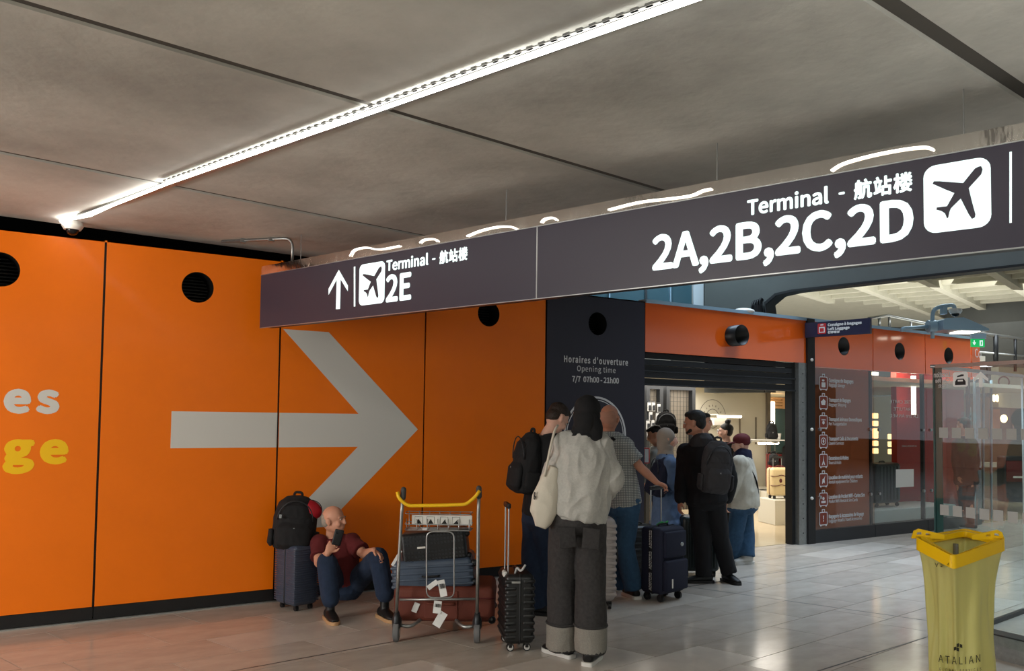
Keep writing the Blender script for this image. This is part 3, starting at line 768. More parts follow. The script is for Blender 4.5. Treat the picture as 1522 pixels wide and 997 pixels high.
for s_ in (s1, s2):
    splate('pictogram_field', [rrect(*s_)], 'letter_white', .002, .001, False)
    f = lambda p: (s_[0] + (p[0] - s1[0]) / (s1[1] - s1[0]) * (s_[1] - s_[0]), s_[2] + (p[1] - s1[2]) / (s1[3] - s1[2]) * (s_[3] - s_[2]))
    splate('airplane_pictogram', [[f(p) for p in qa]], 'sign_face', .002, .003, False)
AR = [(503.9, 401), (517.4, 424.5), (517.2, 432.6), (506.6, 415), (505.6, 459), (499.6, 459.4), (501, 415), (488.7, 438), (488.8, 429)]
splate('up_arrow', [AR], 'letter_white', .002, .001)
for px, pt, pb in ((1427.5, 118, 190), (743, 276, 327), (437.5, 345, 386), (1058, 248, 268)):
    u, z = SP.uv(px, pb); p = SP.p0 + SP.x * u - SP.n * .06; b = B(); b.cone((p.x, p.y, z - .01), (p.x, p.y, CEIL + .0), .003, n=8); sparent(b.done('suspension_wire', 'metal', None))
def spt(px, py, back=.03):
    u, z = SP.uv(px, py); return SP.p0 + SP.x * u - SP.n * back + V3((0, 0, z))
for pts in ([(521, 381), (526, 371), (546, 367), (562, 372), (595, 365.5)], [(625, 361), (630, 356), (647, 355), (651, 359)], [(695, 351), (715, 342.5), (742, 336.5), (762, 337), (769, 341)], [(805, 331), (809, 325.5), (822, 323), (828, 327)],
            [(905, 312), (950, 300), (1000, 295), (1030, 291), (1045, 283), (1058, 281)], [(1236, 254), (1252, 243), (1300, 230), (1350, 221), (1378, 218.5), (1388, 223)]):
    b = B(); b.tube([spt(x, y, -.008) for x, y in pts], .006, 8, fillet=.1); sparent(b.done('led_reflection', 'reflection_glow', None, True))  # glowing tubes drawn as the light line's reflection in the fascia
# ================================================================== LED LINE ON THE CEILING
def Cz(px, py, dz): return G(px, py, CEIL - dz)
led = thing('ceiling_light_line', 'long glowing white light line running across the concrete ceiling', 'light', tuple(Cz(300, 250, 0.03)), rz=0)
L0, L1 = Cz(168, 304.5, .03), Cz(1035, -2, .03)
ldir = (L1 - L0).normalized()
path = [Cz(104, 341, .03), Cz(90, 328, .03), Cz(134, 320, .03), L0, Cz(250, 272, .03), L1, L1 + ldir * 4.5]
b = B(); b.tube([p - led.location for p in path], .0095, 10); b.done('light_tube', 'led', led, True)
sd = ldir.cross(V3((0, 0, 1)))
if sd.dot(R0) > 0: sd = -sd
b = B(); a_, c_ = Cz(120, 325, .03) - led.location, L1 + ldir * 4.5 - led.location
b.quad([a_ + sd * .03 + V3((0, 0, .013)), c_ + sd * .03 + V3((0, 0, .013)), c_ - sd * .03 + V3((0, 0, .013)), a_ - sd * .03 + V3((0, 0, .013))], .012); b.done('light_shield', 'galvanised', led)  # strip added above the tube to keep its light off the ceiling
b = B()
q0, q1 = L0 + ldir * .8, L1 + ldir * 4.5
b = B(); b.quad([q0 - led.location + sd * .03 + V3((0, 0, .012)), q1 - led.location + sd * .03 + V3((0, 0, .012)), q1 - led.location + sd * .05 + V3((0, 0, .012)), q0 - led.location + sd * .05 + V3((0, 0, .012))], .004)
ln = (q1 - q0).length
for k in range(int(ln / .06)):
    p = q0 - led.location + ldir * (k * .06) + sd * .036 + V3((0, 0, .02)); b.quad([p, p + ldir * .03, p + ldir * .03 + sd * .012, p + sd * .012], .012)
b.done('cable_tray', 'galvanised', led)
# ================================================================== CAMERAS, CONDUIT, UPPER FIXTURES
def dome_camera(loc, label, s=1.0, lean=None):
    t = thing('dome_camera', label, 'security camera', loc, 0)
    b = B(); b.lathe([(.0, .0), (.075 * s, .0), (.078 * s, -.03 * s), (.06 * s, -.06 * s), (.0, -.06 * s)], 28); b.done('housing', 'white_plastic', t, True, 35)
    b = B(); b.ball((0, 0, -.058 * s), (.047 * s, .047 * s, .045 * s)); b.done('dome', 'dark_glass', t, True)
    return t
p = Cz(108, 330, 0); dome_camera(tuple(p), 'white dome security camera under the left end of the glowing ceiling line')
cp = thing('electrical_conduit', 'thin grey conduit bending down from the ceiling to the left end of the sign', 'conduit', tuple(Cz(400, 352, .02)), rz=0)
u, z = SP.uv(425, 388); pe = SP.p0 + SP.x * u - SP.n * .06
c1 = Cz(330, 359, .015); c2 = V3((pe.x, pe.y, CEIL - .015))
b = B()
b.tube([c1 - cp.location, c2 - cp.location, V3((pe.x, pe.y, z)) - cp.location], .012, 10, fillet=.08); b.done('pipe', 'galvanised', cp, True)
for k in (0.3, .7): 
    q = c1.lerp(c2, k) - cp.location; b = B(); b.box(q.x - .02, q.x + .02, q.y - .02, q.y + .02, q.z - .02, q.z + .015); b.done('clip', 'galvanised', cp)
# ================================================================== HALL BEYOND THE SLAB
hall = structure('wall_hall')
def HP(Z): return Plane(CAM + h2 * Z, R0)
ZA = 5.0
def Gz(px, py): return G(px, py, ZA)
cof = structure('ceiling_coffered')
rA0, rA1 = Gz(1335, 402), Gz(1455, 458); rd = (rA1 - rA0).normalized()
rB0, rB1 = Gz(1260, 424), Gz(1522, 386); cd_ = V3((-0.285, .958, 0))
org = rA0; step = abs((Gz(1447, 389) - rA0).dot(rd.cross(V3((0, 0, 1)))))
side = rd.cross(V3((0, 0, 1)));
if side.dot(R0) < 0: side = -side
# visible end of the coffers: concave far wall line
far0, far1 = Gz(1150, 440), Gz(1345, 465.5)
fd = (far1 - far0).normalized()
def beam(p, q, w, z0, z1, nm, m='concrete_white'):
    d = (q - p); L_ = d.length; ang = math.atan2(d.y, d.x)
    mx = Matrix.Translation((p.x, p.y, 0)) @ Matrix.Rotation(ang, 4, 'Z')
    b = B(); b.box(0, L_, -w / 2, w / 2, z0, z1, mx); return b.done(nm, m, cof)
lim0, lim1 = Gz(1150, 436), Gz(1700, 340)
for k in range(-4, 7):
    p = org + side * (step * k); q = p + rd * 40
    s_ = isect(p, rd, Gz(1140, 438), (Gz(1522, 378) - Gz(1140, 438)).normalized()); e_ = isect(p, rd, far0, fd)
    if k >= -1: e_ = s_ + rd * 26
    if (e_ - s_).dot(rd) < .3: continue
    beam(s_ - rd * 2, e_, .20, ZA, ZA + .5, 'rib')
a0 = Gz(1150, 436)
for k in range(-4, 42):
    p = a0 + rd * (k * .85)
    e0 = isect(p, cd_, far0, fd); 
    st = p + (-cd_) * 26
    q_ = e0 if (e0 - st).dot(cd_) > 0 else p
    if (e0 - p).length > 16: q_ = p + cd_ * 6
    beam(st, q_, .14, ZA + .10, ZA + .5, 'cross_rib')
b = B(); pc = Gz(1350, 440); b.box(pc.x - 30, pc.x + 45, pc.y - 26, pc.y + 40, ZA + .5, ZA + .6); b.done('coffer_top', 'concrete_white', cof)
# concrete portal with rounded opening (left part of the hall wall)
PPt = Plane(D(1140, 432, 11.3), sdir)
ul, zl_ = PPt.uv(1140, 434); ur, zr_ = PPt.uv(1522, 374); ul2 = PPt.uv(1047, 450)[0]; uo_ = PPt.uv(1137, 470)[0]
print('portal', zl_, zr_)
arcp = [(ul + .35, zl_), (ul + .12, zl_ - .03), (ul - .03, zl_ - .14), (uo_ + .02, zl_ - .3), (uo_, zl_ - .5), (uo_, 2.0)]
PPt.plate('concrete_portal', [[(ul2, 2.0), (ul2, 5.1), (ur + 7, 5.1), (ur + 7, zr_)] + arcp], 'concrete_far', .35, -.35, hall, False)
PPt.plate('portal_trim', [[(ur + 7, zr_)] + arcp + [(x + .015, z) for x, z in arcp[::-1][:2]] + [(x + .02, z - .03) for x, z in arcp[::-1][2:]] + [(ur + 7, zr_ - .02)]], 'black', .03, 0, hall, False)
win = structure('window_1')
P15 = HP(12.6)
edges = [850, 905, 959, 995, 1028]
for x0, x1 in zip(edges[:-1], edges[1:]):
    P15.plate('window_pane', [[(x0, 500), (x1, 500), (x1, 395), (x0, 395)]], 'teal_glass', .02, 0, win)
for x, w_, m_ in ((905, 1.0, 'blue_metal'), (959, 1.5, 'dark_metal'), (995, 1.0, 'blue_metal'), (1036, 7.5, 'white_box'), (1046, 2.5, 'dark_metal')):
    P15.plate('mullion', [[(x - w_, 500), (x + w_, 500), (x + w_, 395), (x - w_, 395)]], m_, .08, .02, win)
# far curved concrete wall with joints
P32 = HP(34.0)
fw = structure('wall_far')
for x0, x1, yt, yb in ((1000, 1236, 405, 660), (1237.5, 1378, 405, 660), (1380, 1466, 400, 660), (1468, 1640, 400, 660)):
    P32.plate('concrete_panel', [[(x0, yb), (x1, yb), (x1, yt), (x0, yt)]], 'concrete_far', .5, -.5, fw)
# vaulted belly at the upper right
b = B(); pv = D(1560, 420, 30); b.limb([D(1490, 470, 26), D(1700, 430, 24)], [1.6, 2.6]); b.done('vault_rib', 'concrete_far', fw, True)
# white lit doorway far behind
P30 = HP(29.0)
P30.plate('lit_opening', [[(1437, 545), (1473, 545), (1470, 520), (1463, 502), (1437, 504)]], mat('sky_opening', (1, 1, 1), .5, emit=(.95, .98, 1), es=1.1), .1, 0, fw)
# upper gallery railing
rail = thing('gallery_railing', 'steel railing with thin posts along the upper gallery above the kiosk roof', 'railing', tuple(D(1345, 473, 17)), rz=0)
rl = rail.location
b = B(); b.tube([D(1290, 473.5, 17) - rl, D(1320, 469, 17) - rl, D(1420, 490, 17) - rl, D(1522, 504, 17) - rl, D(1600, 513, 17) - rl], .035, 10); b.done('handrail', 'metal', rail, True)
b = B(); b.tube([D(1420, 520, 17) - rl, D(1522, 529, 17) - rl, D(1600, 536, 17) - rl], .022, 10); b.done('mid_rail', 'metal', rail, True)
for px, y0, y1, r in ((1307, 472, 500, .03), (1322, 470, 500, .03), (1354, 477, 508, .025), (1480, 498, 540, .05), (1509, 502, 552, .03)):
    b = B(); b.tube([D(px, y0, 17) - rl, D(px, y1, 17) - rl], r, 8); b.done('post', 'dark_metal' if px > 1400 else 'metal', rail, True)
# flood lamp with camera on a post
pz = 12.2
lamp = thing('flood_lamp', 'pale blue flood lamp on a post with a dome camera above the orange kiosk fascia', 'lamp', tuple(D(1386, 500, pz)), 0)
def LL(px, py, dz=0.0):
    return lamp.matrix_world.inverted() @ D(px, py, pz + dz) if False else (Matrix.Rotation(-A0, 4, 'Z') @ (D(px, py, pz + dz) - lamp.location))
b = B(); b.tube([LL(1386, 503), LL(1386, 468), LL(1388, 460), LL(1398, 455), LL(1418, 453), LL(1419, 462)], .028, 12, fillet=.05); b.done('pole', 'blue_metal', lamp, True)
b = B(); b.tube([LL(1341, 493), LL(1341, 488), LL(1384, 485)], .026, 10, fillet=.02); b.done('arm', 'blue_metal', lamp, True)
b = B(); b.cone(LL(1379, 485), LL(1390, 484.5), .09); b.done('joint_disc', 'blue_metal', lamp, True, 40)
b = B(); b.box(LL(1400, 460).x, LL(1407, 460).x, -.05, .05, LL(1400, 467).z, LL(1400, 453).z, bev=.01); b.done('camera_bracket', 'blue_metal', lamp)
t = bmesh.new(); prof = [(1391, 478), (1397, 475), (1421, 474), (1440, 482), (1458, 491), (1457, 494), (1391, 492)]
loop = [LL(x, y) for x, y in prof]
va = [t.verts.new((q.x, -.22, q.z)) for q in loop]; vb = [t.verts.new((q.x, .22, q.z)) for q in loop]
t.faces.new(va); t.faces.new(vb[::-1])
for k in range(len(loop)): t.faces.new((va[k], vb[k], vb[(k + 1) % len(loop)], va[(k + 1) % len(loop)]))
b = B(); b.add(t); b.done('lamp_head', 'blue_metal', lamp)
b = B(); b.box(LL(1420, 494).x, LL(1448, 494).x, -.16, .16, LL(1430, 494.6).z, LL(1430, 491.5).z); b.done('lens', 'tube_lit', lamp)
dome_camera(tuple(D(1420, 459, pz)), 'white dome security camera hung from the flood lamp post', 1.15)
for (px, py, lab) in ((1105, 462, 'flat white wireless access point on the kiosk roof rail'),):
    q = D(px, py, 10.7); t_ = tag(B().ball((q.x, q.y, q.z - .01), (.14, .14, .045)).done('access_point', 'white_plastic', None, True), lab, 'access point')
cb = thing('cable_bundle', 'black cable bundle rising beside the rounded concrete portal', 'cables', tuple(D(1125, 468, 11.3)), rz=0)
for k in range(4):
    x = 1118 + k * 4; b = B(); b.tube([D(x, 470, 11.3) - cb.location, D(x - 1, 452 - 3 * k, 11.3) - cb.location, D(x + 5, 445, 11.35) - cb.location, D(x + 7, 468, 11.3) - cb.location], .014, 8, fillet=.08); b.done('cable', 'black', cb, True)
b = B(); b.box(-.05, .05, -.05, .05, -.05, .13); b.done('junction_box', 'black_plastic', cb)
# green exit sign
ex = thing('exit_sign', 'small green running man exit sign above the glass barrier', 'sign', tuple(D(1453, 510, 13.0)), 0)
b = B(); b.box(-.1, .1, -.02, .02, -.06, .065); b.done('sign_box', 'exit_green', ex)
b = B(); b.box(-.1, .12, -.03, .03, .065, .15); b.done('bracket', 'blue_metal', ex)
b = B(); b.quad([(-.07, -.021, .01), (-.055, -.021, .01), (-.055, -.021, .045), (-.07, -.021, .045)]); b.quad([(-.09, -.021, .012), (-.062, -.021, -.035), (-.034, -.021, .012)]); b.done('down_arrow', 'letter_white', ex)
b = B(); b.quad([(.02, -.021, -.04), (.07, -.021, -.04), (.07, -.021, .045), (.02, -.021, .045)]); b.done('running_figure', 'letter_white', ex)
b = B(); b.quad([(.035, -.022, -.03), (.052, -.022, -.03), (.06, -.022, .02), (.04, -.022, .03)]); b.done('doorway_mark', 'exit_green', ex)
# left luggage board projecting from the post
LB0, LB1 = D(1209, 479, 11.05), D(1293, 473, 10.5)
LBP = Plane(LB0, (LB1 - LB0)); lz1 = LB0.z; lz0 = D(1209, 501, 11.05).z
lul = thing('left_luggage_sign', 'small navy left luggage sign projecting from the black post above the tinted glass', 'sign', tuple(LB0), rz=0)
i2 = Matrix.Translation(-LB0)
def lp(o): o.data.transform(i2); o.parent = lul; return o
uw = LBP.uv(1293, 473)[0]
lp(LBP.plate('board', [[(-.12, lz0), (uw, lz0), (uw, lz1), (-.12, lz1)]], 'navy_board', .05, -.05, None, False))
lp(LBP.text('Consigne à bagages', 1230.5, 485, 1281, 480.7, 'print_white', bold=.02, ref='C'))
lp(LBP.text('Left Luggage', 1230.5, 490.8, 1263, 486.8, 'print_white', bold=.02, ref='L'))
lp(LBP.text('\u884c\u674e\u5bc4\u5b58', 1230.5, 496, 1248.5, 492, 'print_white', bold=.02))
a_ = LBP.uv(1215.5, 496.5); c_ = LBP.uv(1228, 480)
lp(LBP.plate('pictogram_field', [rrect(a_[0], c_[0], a_[1], c_[1], .015)], 'red_print', .002, .001, None, False))
mx_ = (a_[0] + c_[0]) / 2; mz = a_[1] + .045
lp(LBP.plate('luggage_pictogram', [rrect(mx_ - .04, mx_ + .04, mz - .03, mz + .045, .008), rrect(mx_ - .028, mx_ + .028, mz - .018, mz + .03, .005)], 'print_white', .002, .003, None, False))
lp(LBP.plate('luggage_pictogram', [rrect(mx_ - .02, mx_ + .022, mz + .065, mz + .08, .004)], 'print_white', .002, .003, None, False))
# ================================================================== LUGGAGE SHOP INTERIOR
shop = structure('wall_shop')
YB = G(1133, 751).y
BP = Plane((0, YB), (1, 0))
xw = BP.uv(1140.5, 640)[0]; xs = BP.uv(1033, 640)[0]
ZC = 2.22
print('shop', YB, xw, xs, BP.uv(1090, 581)[1])
b = B(); b.box(xs, xw, YB, YB + .12, 0, ZC); b.done('back_wall', 'shop_wall', shop)
b = B(); b.box(xj[4] - .6, 17, YF + 0.14, YB + 3.2, ZC, ZC + .06); b.done('shop_ceiling', 'shop_wall', shop)
b = B(); b.box(xw + 4.8, xw + 4.9, YF + 2.8, YB + 3.2, 0, ZC); b.done('side_wall', 'shop_wall', shop)
b = B(); b.box(xw, 18, YB + 3.1, YB + 3.2, 0, ZC); b.done('recess_wall', 'shop_wall', shop)
b = B(); b.box(xw - .05, xw + .04, YB - .05, YB + 3.1, 0, ZC); b.done('recess_cheek', 'shop_frame', shop)
YL = YB - 1.3
LPn = Plane((0, YL), (1, 0)); xl1 = LPn.uv(1034, 640)[0]
b = B(); b.box(xj[4] - .7, xl1, YL + .3, YB + .1, 0, ZC); b.done('side_unit', 'shop_frame', shop)
b = B(); b.box(xj[4] - .7, xj[4] - .6, YF + .1, YB, 0, ZC); b.done('side_wall', 'anthracite', shop)
b = B(); b.box(xj[4] - .8, 18.2, YF + .14, YB + 3.3, .0, .004); b.done('shop_flooring', 'shop_floor', shop)
# grid display bays with hanging accessories
for k, (xa_, xb_) in enumerate(((958, 983), (988, 1031))):
    ua, ub = LPn.uv(xa_, 640)[0], LPn.uv(xb_, 640)[0]
    t = thing('grid_display', ('dark framed wire grid display hung with small white packets' , 'dark framed wire grid display standing bare behind the grey hijab')[k], 'display', ((ua + ub) / 2, YL, 0), rz=0)
    w2 = (ub - ua) / 2
    for nm, bx_ in (('frame_post', (-w2, -w2 + .07, -.04, .04, 0, 2.08)), ('frame_post', (w2 - .07, w2, -.04, .04, 0, 2.08)), ('frame_rail', (-w2, w2, -.04, .04, 2.08, 2.14))):
        b = B(); b.box(*bx_); b.done(nm, 'dark_metal', t)
    b = B(); b.box(-w2 + .05, w2 - .05, .05, .07, .2, 2.08); b.done('back_board', 'shop_frame', t)
    b = B()
    for q in range(int(w2 * 2 / .07)): x = -w2 + .07 + q * .07; b.box(x - .002, x + .002, .02, .025, .2, 2.08)
    for q in range(26): z = .22 + q * .07; b.box(-w2 + .06, w2 - .06, .02, .025, z - .002, z + .002)
    tag(b.done('wire_grid', 'dark_metal', t), kind='stuff')
pk = [(961, 604), (967, 604), (963, 618), (973, 620), (959, 631), (966, 630), (960, 646), (967, 646), (975, 606), (976, 634)]
for k, (x, y) in enumerate(pk):
    u, z = LPn.uv(x, y); t = thing('blister_pack', 'small white accessory packet hanging on the wire grid display', 'packet', (u, YL - .06, z), rz=0, group='accessory packets on the wire grid')
    b = B(); b.box(-.032, .032, -.01, .01, -.075, .06, bev=.006); b.done('card', 'film_grey', t)
    b = B(); b.box(-.022, .022, -.03, -.01, -.06, .02, bev=.008); b.done('blister', 'dark_metal', t)
    b = B(); b.cone((0, .06, .075), (0, -.03, .075), .004, n=6); b.done('hook', 'metal', t)
# wall emblem and lettering
we = BP.uv(1059, 622)
ringfilm(we, .345, .352, BP, 'ink', shop); ringfilm(we, .17, .178, BP, 'ink', shop)
arctext('BAGAGES', we, .225, .125, 150, 30, BP, 'shop_frame', shop, bold=.012)
# wall uprights, lit shelves
for px in (1099, 1123):
    u = BP.uv(px, 640)[0]; z0, z1 = BP.uv(px, 660)[1], BP.uv(px, 620)[1]
    b = B(); b.box(u - .012, u + .012, YB - .02, YB, z0, z1); b.done('slotted_upright', 'shop_frame', shop)
def shelf(xa_, xb_, y, lab, lit=True, dep=.35):
    ua, ub = BP.uv(xa_, y)[0], BP.uv(xb_, y)[0]; z = BP.uv((xa_ + xb_) / 2, y)[1]
    t = thing('wall_shelf', lab, 'shelf', ((ua + ub) / 2, YB - dep / 2, z), rz=0); w2 = (ub - ua) / 2
    b = B(); b.box(-w2, w2, -dep / 2, dep / 2, .015, .04); b.done('board', 'shop_wall', t)
    if lit: b = B(); b.tube([(-w2 + .02, -dep / 2 + .02, 0), (w2 - .02, -dep / 2 + .02, 0)], .026, 8); b.done('light_tube', 'tube_lit', t, True)
    return t
shelf(1046, 1082, 618.5, 'lit wall shelf glowing across the round wall emblem')
shelf(1106, 1137, 657.5, 'lit wall shelf glowing behind the maroon cap')
u = BP.uv(1053, 627)[0]
for k in range(3):
    b = B(); uu = BP.uv(1050 + k * 6, 627)[0]; z = BP.uv(1056, 632)[1]; b.box(uu - .06, uu + .06, YB - .25, YB - .1, z, z + .14, bev=.01)
    tag(b.done('carton', 'white_plastic', None), ('pale carton hanging left under the lit emblem shelf', 'pale carton in the middle under the lit emblem shelf', 'pale carton at the right under the lit emblem shelf')[k], 'carton')
low = B(); u0_, u1_ = BP.uv(1085, 740)[0], BP.uv(1131, 740)[0]; low.box(u0_, u1_, YB - .7, YB - .002, .004, .37, bev=.01)
tag(low.done('display_bench', 'shop_wall', None), 'low cream display bench against the shop back wall', 'bench')
# recess: slatted wooden panel, lit strip, mirror, shelf
RW = Plane((0, YB + 1.2), (1, 0))
ua, ub = RW.uv(1141, 600)[0], RW.uv(1186, 600)[0]; zt, zbm = RW.uv(1160, 590.5)[1], RW.uv(1160, 607.5)[1]
wp = thing('slatted_panel', 'pale wooden slatted panel lit from the left high in the shop recess', 'panel', ((ua + ub) / 2, YB + 1.2, zbm), rz=0); w2 = (ub - ua) / 2
nb_ = 4; hh = (zt - zbm)
b = B(); b.box(-w2, w2, .04, .06, 0, hh); b.done('back_board', 'wood', wp)
for k in range(nb_):
    b = B(); b.box(-w2, w2, -.02, .03, k * hh / nb_ + .014, (k + 1) * hh / nb_ - .0); b.done('slat', 'wood_pale', wp)
for k in (-.98, 0, .98):
    b = B(); b.box(k * w2 - .04, k * w2 + .04, -.025, .035, 0, hh); b.done('stile', 'wood_pale', wp)
zz0, zz1 = RW.uv(1141, 632)[1], RW.uv(1141, 597)[1]
b = B(); b.box(ua - .04, ua + .05, YB + 1.05, YB + 1.12, zz0, zz1); tag(b.done('vertical_light', 'tube_lit'), 'vertical glowing light strip beside the slatted wooden panel', 'light')
b = B(); b.box(ua, ub, YB + 1.22, YB + 1.26, .5, zbm); tag(b.done('mirror', 'teal_glass'), 'grey mirror panel below the slatted wooden panel', 'mirror')
b = B(); b.box(ua + .5, ub, YB + 1.10, YB + 1.12, .85, zbm - .75); tag(b.done('notice_board', 'shop_wall'), 'pale board leaning in front of the grey shop mirror', 'board')
u2 = RW.uv(1111, 655)[0]
ps0, ps1 = D(1117, 653.5, 14.6), D(1160, 653.5, 14.6)
gs = thing('glass_shelf', 'thin pale glass shelf carrying a black bag and a white cup', 'shelf', tuple((ps0 + ps1) / 2), 0)
b = B(); b.box(-.26, .26, -.2, .2, -.008, .008); b.done('board', 'film_white', gs)
for s_ in (-1, 1): b = B(); b.box(s_ * .23 - .01, s_ * .23 + .01, .1, .4, -.06, -.008); b.done('bracket', 'metal', gs)
b = B(); p = D(1157.5, 653.0, 14.5); b.lathe([(.0, 0), (.03, 0), (.042, .10), (0, .10)], 16, Matrix.Translation(p + V3((0, 0, .004)))); tag(b.done('cup', 'white_plastic', None, True, 40), 'small white cup on the glass shelf', 'cup')
# ================================================================== LUGGAGE BUILDERS
def wheels(t, w, d, r, m='black_plastic', hub=None, dx=.05, dy=.045):
    for sx in (-1, 1):
        for sy in (-1, 1):
            x, y = sx * (w / 2 - dx), sy * (d / 2 - dy)
            b = B(); b.cone((x - .012, y, r), (x + .012, y, r), r, n=18)
            b.box(x - .018, x + .018, y - .012, y + .012, r * .9, r * 2.15, bev=.004)
            o = b.done('wheel', m, t, True, 40)
            if hub:
                for s_ in (-1, 1):
                    b = B(); b.lathe([(r * .42, -.002), (r * .72, -.002), (r * .72, .002), (r * .42, .002)], 18, Matrix.Translation((x + s_ * .013, y, r)) @ Matrix.Rotation(math.pi / 2, 4, 'Y'))
                    for q in range(3): 
                        an = q * math.pi / 3; b.box(-r * .6, r * .6, -.003, .003, -.002, .002, Matrix.Translation((x + s_ * .013, y, r)) @ Matrix.Rotation(math.pi / 2, 4, 'Y') @ Matrix.Rotation(an, 4, 'Z'))
                    b.done('hub', hub, o)
def handle(t, z0, z1, y, hw=.075, m='metal', grip='black_plastic', r=.006):
    for s_ in (-1, 1):
        b = B(); b.cone((s_ * hw, y, z0), (s_ * hw, y, z1), r, n=10); b.done('handle_pole', m, t, True, 40)
    b = B(); b.box(-hw - .015, hw + .015, y - .014, y + .014, z1 - .03, z1 + .006, bev=.008); b.done('handle_grip', grip, t, True, 40)
def suitcase(label, loc, a, w, h, d, m, ribs='v', r=.03, bev=.05, hz=None, trim='black_plastic', hub=None, hm='metal', grp=None, hy=None, nr=6, rz=None, name='suitcase', wheelm='black_plastic'):
    t = thing(name, label, 'suitcase', loc, a, grp, rz)
    zb = r * 2; b = B(); b.box(-w / 2, w / 2, -d / 2, d / 2, zb, zb + h, bev=bev, seg=5)
    b.done('shell', m, t, True, 50)
    if ribs == 'v':
        for k in range(nr):
            x = -w / 2 + bev + (k + .5) * (w - 2 * bev) / nr; rw = (w - 2 * bev) / nr * .3
            for s_ in (-1, 1):
                b = B(); b.box(x - rw, x + rw, s_ * d / 2 - .008, s_ * d / 2 + .008, zb + bev, zb + h - bev, bev=.006); b.done('rib', m, t, True, 50)
    if ribs == 'h':
        for k in range(nr):
            z = zb + bev * .7 + (k + .5) * (h - 1.4 * bev) / nr; rw = (h - 1.4 * bev) / nr * .33
            b = B(); b.box(-w / 2 - .004, w / 2 + .004, -d / 2 - .004, -.022, z - rw, z + rw, bev=min(.012, rw * .9), seg=3); b.done('rib', m, t, True, 50)
            b = B(); b.box(-w / 2 - .004, w / 2 + .004, .022, d / 2 + .004, z - rw, z + rw, bev=min(.012, rw * .9), seg=3); b.done('rib', m, t, True, 50)
    # zip seam around the middle
    b = B(); b.tube([(x, 0, z) for x, z in rrect(-w / 2 - .001, w / 2 + .001, zb - .001, zb + h + .001, bev)], .006, 6, closed=True); b.done('zip', trim, t, True)
    b = B(); b.tube([(-.07, 0, zb + h - .004), (-.06, 0, zb + h + .022), (.06, 0, zb + h + .022), (.07, 0, zb + h - .004)], .009, 8, fillet=.02); b.done('top_handle', trim, t, True)
    b = B(); b.tube([(w / 2 - .004, 0, zb + h * .42), (w / 2 + .022, 0, zb + h * .44), (w / 2 + .022, 0, zb + h * .62), (w / 2 - .004, 0, zb + h * .64)], .009, 8, fillet=.02); b.done('side_handle', trim, t, True)
    wheels(t, w, d, r, wheelm, hub)
    if hz: handle(t, zb + h - .01, hz, hy if hy is not None else d / 2 - .04, m=hm)
    return t
def gl(px, py, dz=0):
    p = G(px, py); return (p.x, p.y, dz)
# slate ribbed suitcase by the wall
P = D(440, 905, 7.02); s = suitcase('slate blue ribbed hard suitcase standing at the orange wall under the black backpack', (P.x, P.y, 0), 48, .235, .49, .29, 'slate_shell', 'h', .022, .035, nr=24)
for z in (.22, .40):
    b = B(); b.box(.1175, .125, -.01, .01, z, z + .03, bev=.002); b.done('latch', 'metal', s)
# black cabin case with raised handle
P = D(766, 958, 5.93)
s = suitcase('black ribbed cabin suitcase with raised silver handle right of the baggage trolley', (P.x, P.y, 0), 99, .35, .475, .205, 'black_shell', 'h', .027, .035, hz=1.0, nr=9, hub='sole_white', hy=0.07)
b = B(); b.box(-.184, -.178, .0, .06, .47, .485, bev=.002); b.done('name_plate', 'metal', s)
b = B(); b.tube([(-.12, .03, .52), (-.15, .02, .58), (-.19, 0, .55), (-.2, -.03, .60)], .008, 6, fillet=.03); b.done('luggage_strap', 'film_grey', s, True)
b = B(); b.box(-.11, -.03, .08, .108, .50, .54, bev=.01); b.done('tape_patch', 'film_white', s)
# pale taupe case behind the woman
P = D(865, 913, 7.22); suitcase('large pale taupe ribbed suitcase standing behind the grey sweatshirt and dark jeans', (P.x, P.y, 0), 0, .55, .71, .28, 'taupe_shell', 'h', .03, .06, nr=12)
# navy soft case with handle
P = D(985, 889, 7.55)
s = suitcase('navy fabric suitcase with raised handle held by the person in the checked shirt', (P.x, P.y, 0), 42, .35, .58, .24, 'navy_fabric', '', .035, .035, hz=1.0, trim='black_fabric', hy=.08)
b = B(); b.box(-.16, .16, -.165, -.115, .10, .37, bev=.02, seg=3); b.done('lower_pocket', 'navy_fabric', s, True, 50)
b = B(); b.box(-.15, .15, -.15, -.115, .39, .62, bev=.016, seg=3); b.done('upper_pocket', 'navy_fabric', s, True, 50)
b = B(); b.ball((.08, -.152, .50), (.022, .008, .018)); b.done('round_badge', 'metal', s, True)
b = B(); b.box(-.085, -.07, -.172, -.165, .13, .21, bev=.003); b.done('zip_pull', 'white_plastic', s)
b = B(); b.tube([(-.06, .02, .66), (-.02, 0, .69), (.03, .01, .67), (.06, -.01, .69)], .01, 6, fillet=.02); b.done('green_ribbon', 'green_tag', s, True)
b = B(); b.box(-.1785, -.1755, -.02, .02, .08, .64); st = b.done('side_band', 'black_fabric', s)
for k in range(3):
    me = text_mesh('AIRPORTS'[:0] + 'ABOTERS', .001, .01); bb = bounds(me); me.transform(Matrix.Translation((-bb[0], -bb[2], 0))); me.transform(Matrix.Diagonal((.155 / (bb[1] - bb[0]), .028 / (bb[3] - bb[2]), 1, 1)))
    mx = Matrix(((0, 0, -1, -.1788), (0, -1, 0, .014), (1, 0, 0, .10 + k * .185), (0, 0, 0, 1)))
    mx = Matrix(((0, 0, -1, -.1788), (0, 1, 0, -.014), (1, 0, 0, .10 + k * .185), (0, 0, 0, 1)))
    mx = Matrix(((0, 0, -1, -.1788), (-0.0, 1.0, 0, -.014), (1, 0, 0, .10 + k * .185), (0, 0, 0, 1)))
    me.transform(mx); link('band_lettering', me, 'print_white', s)
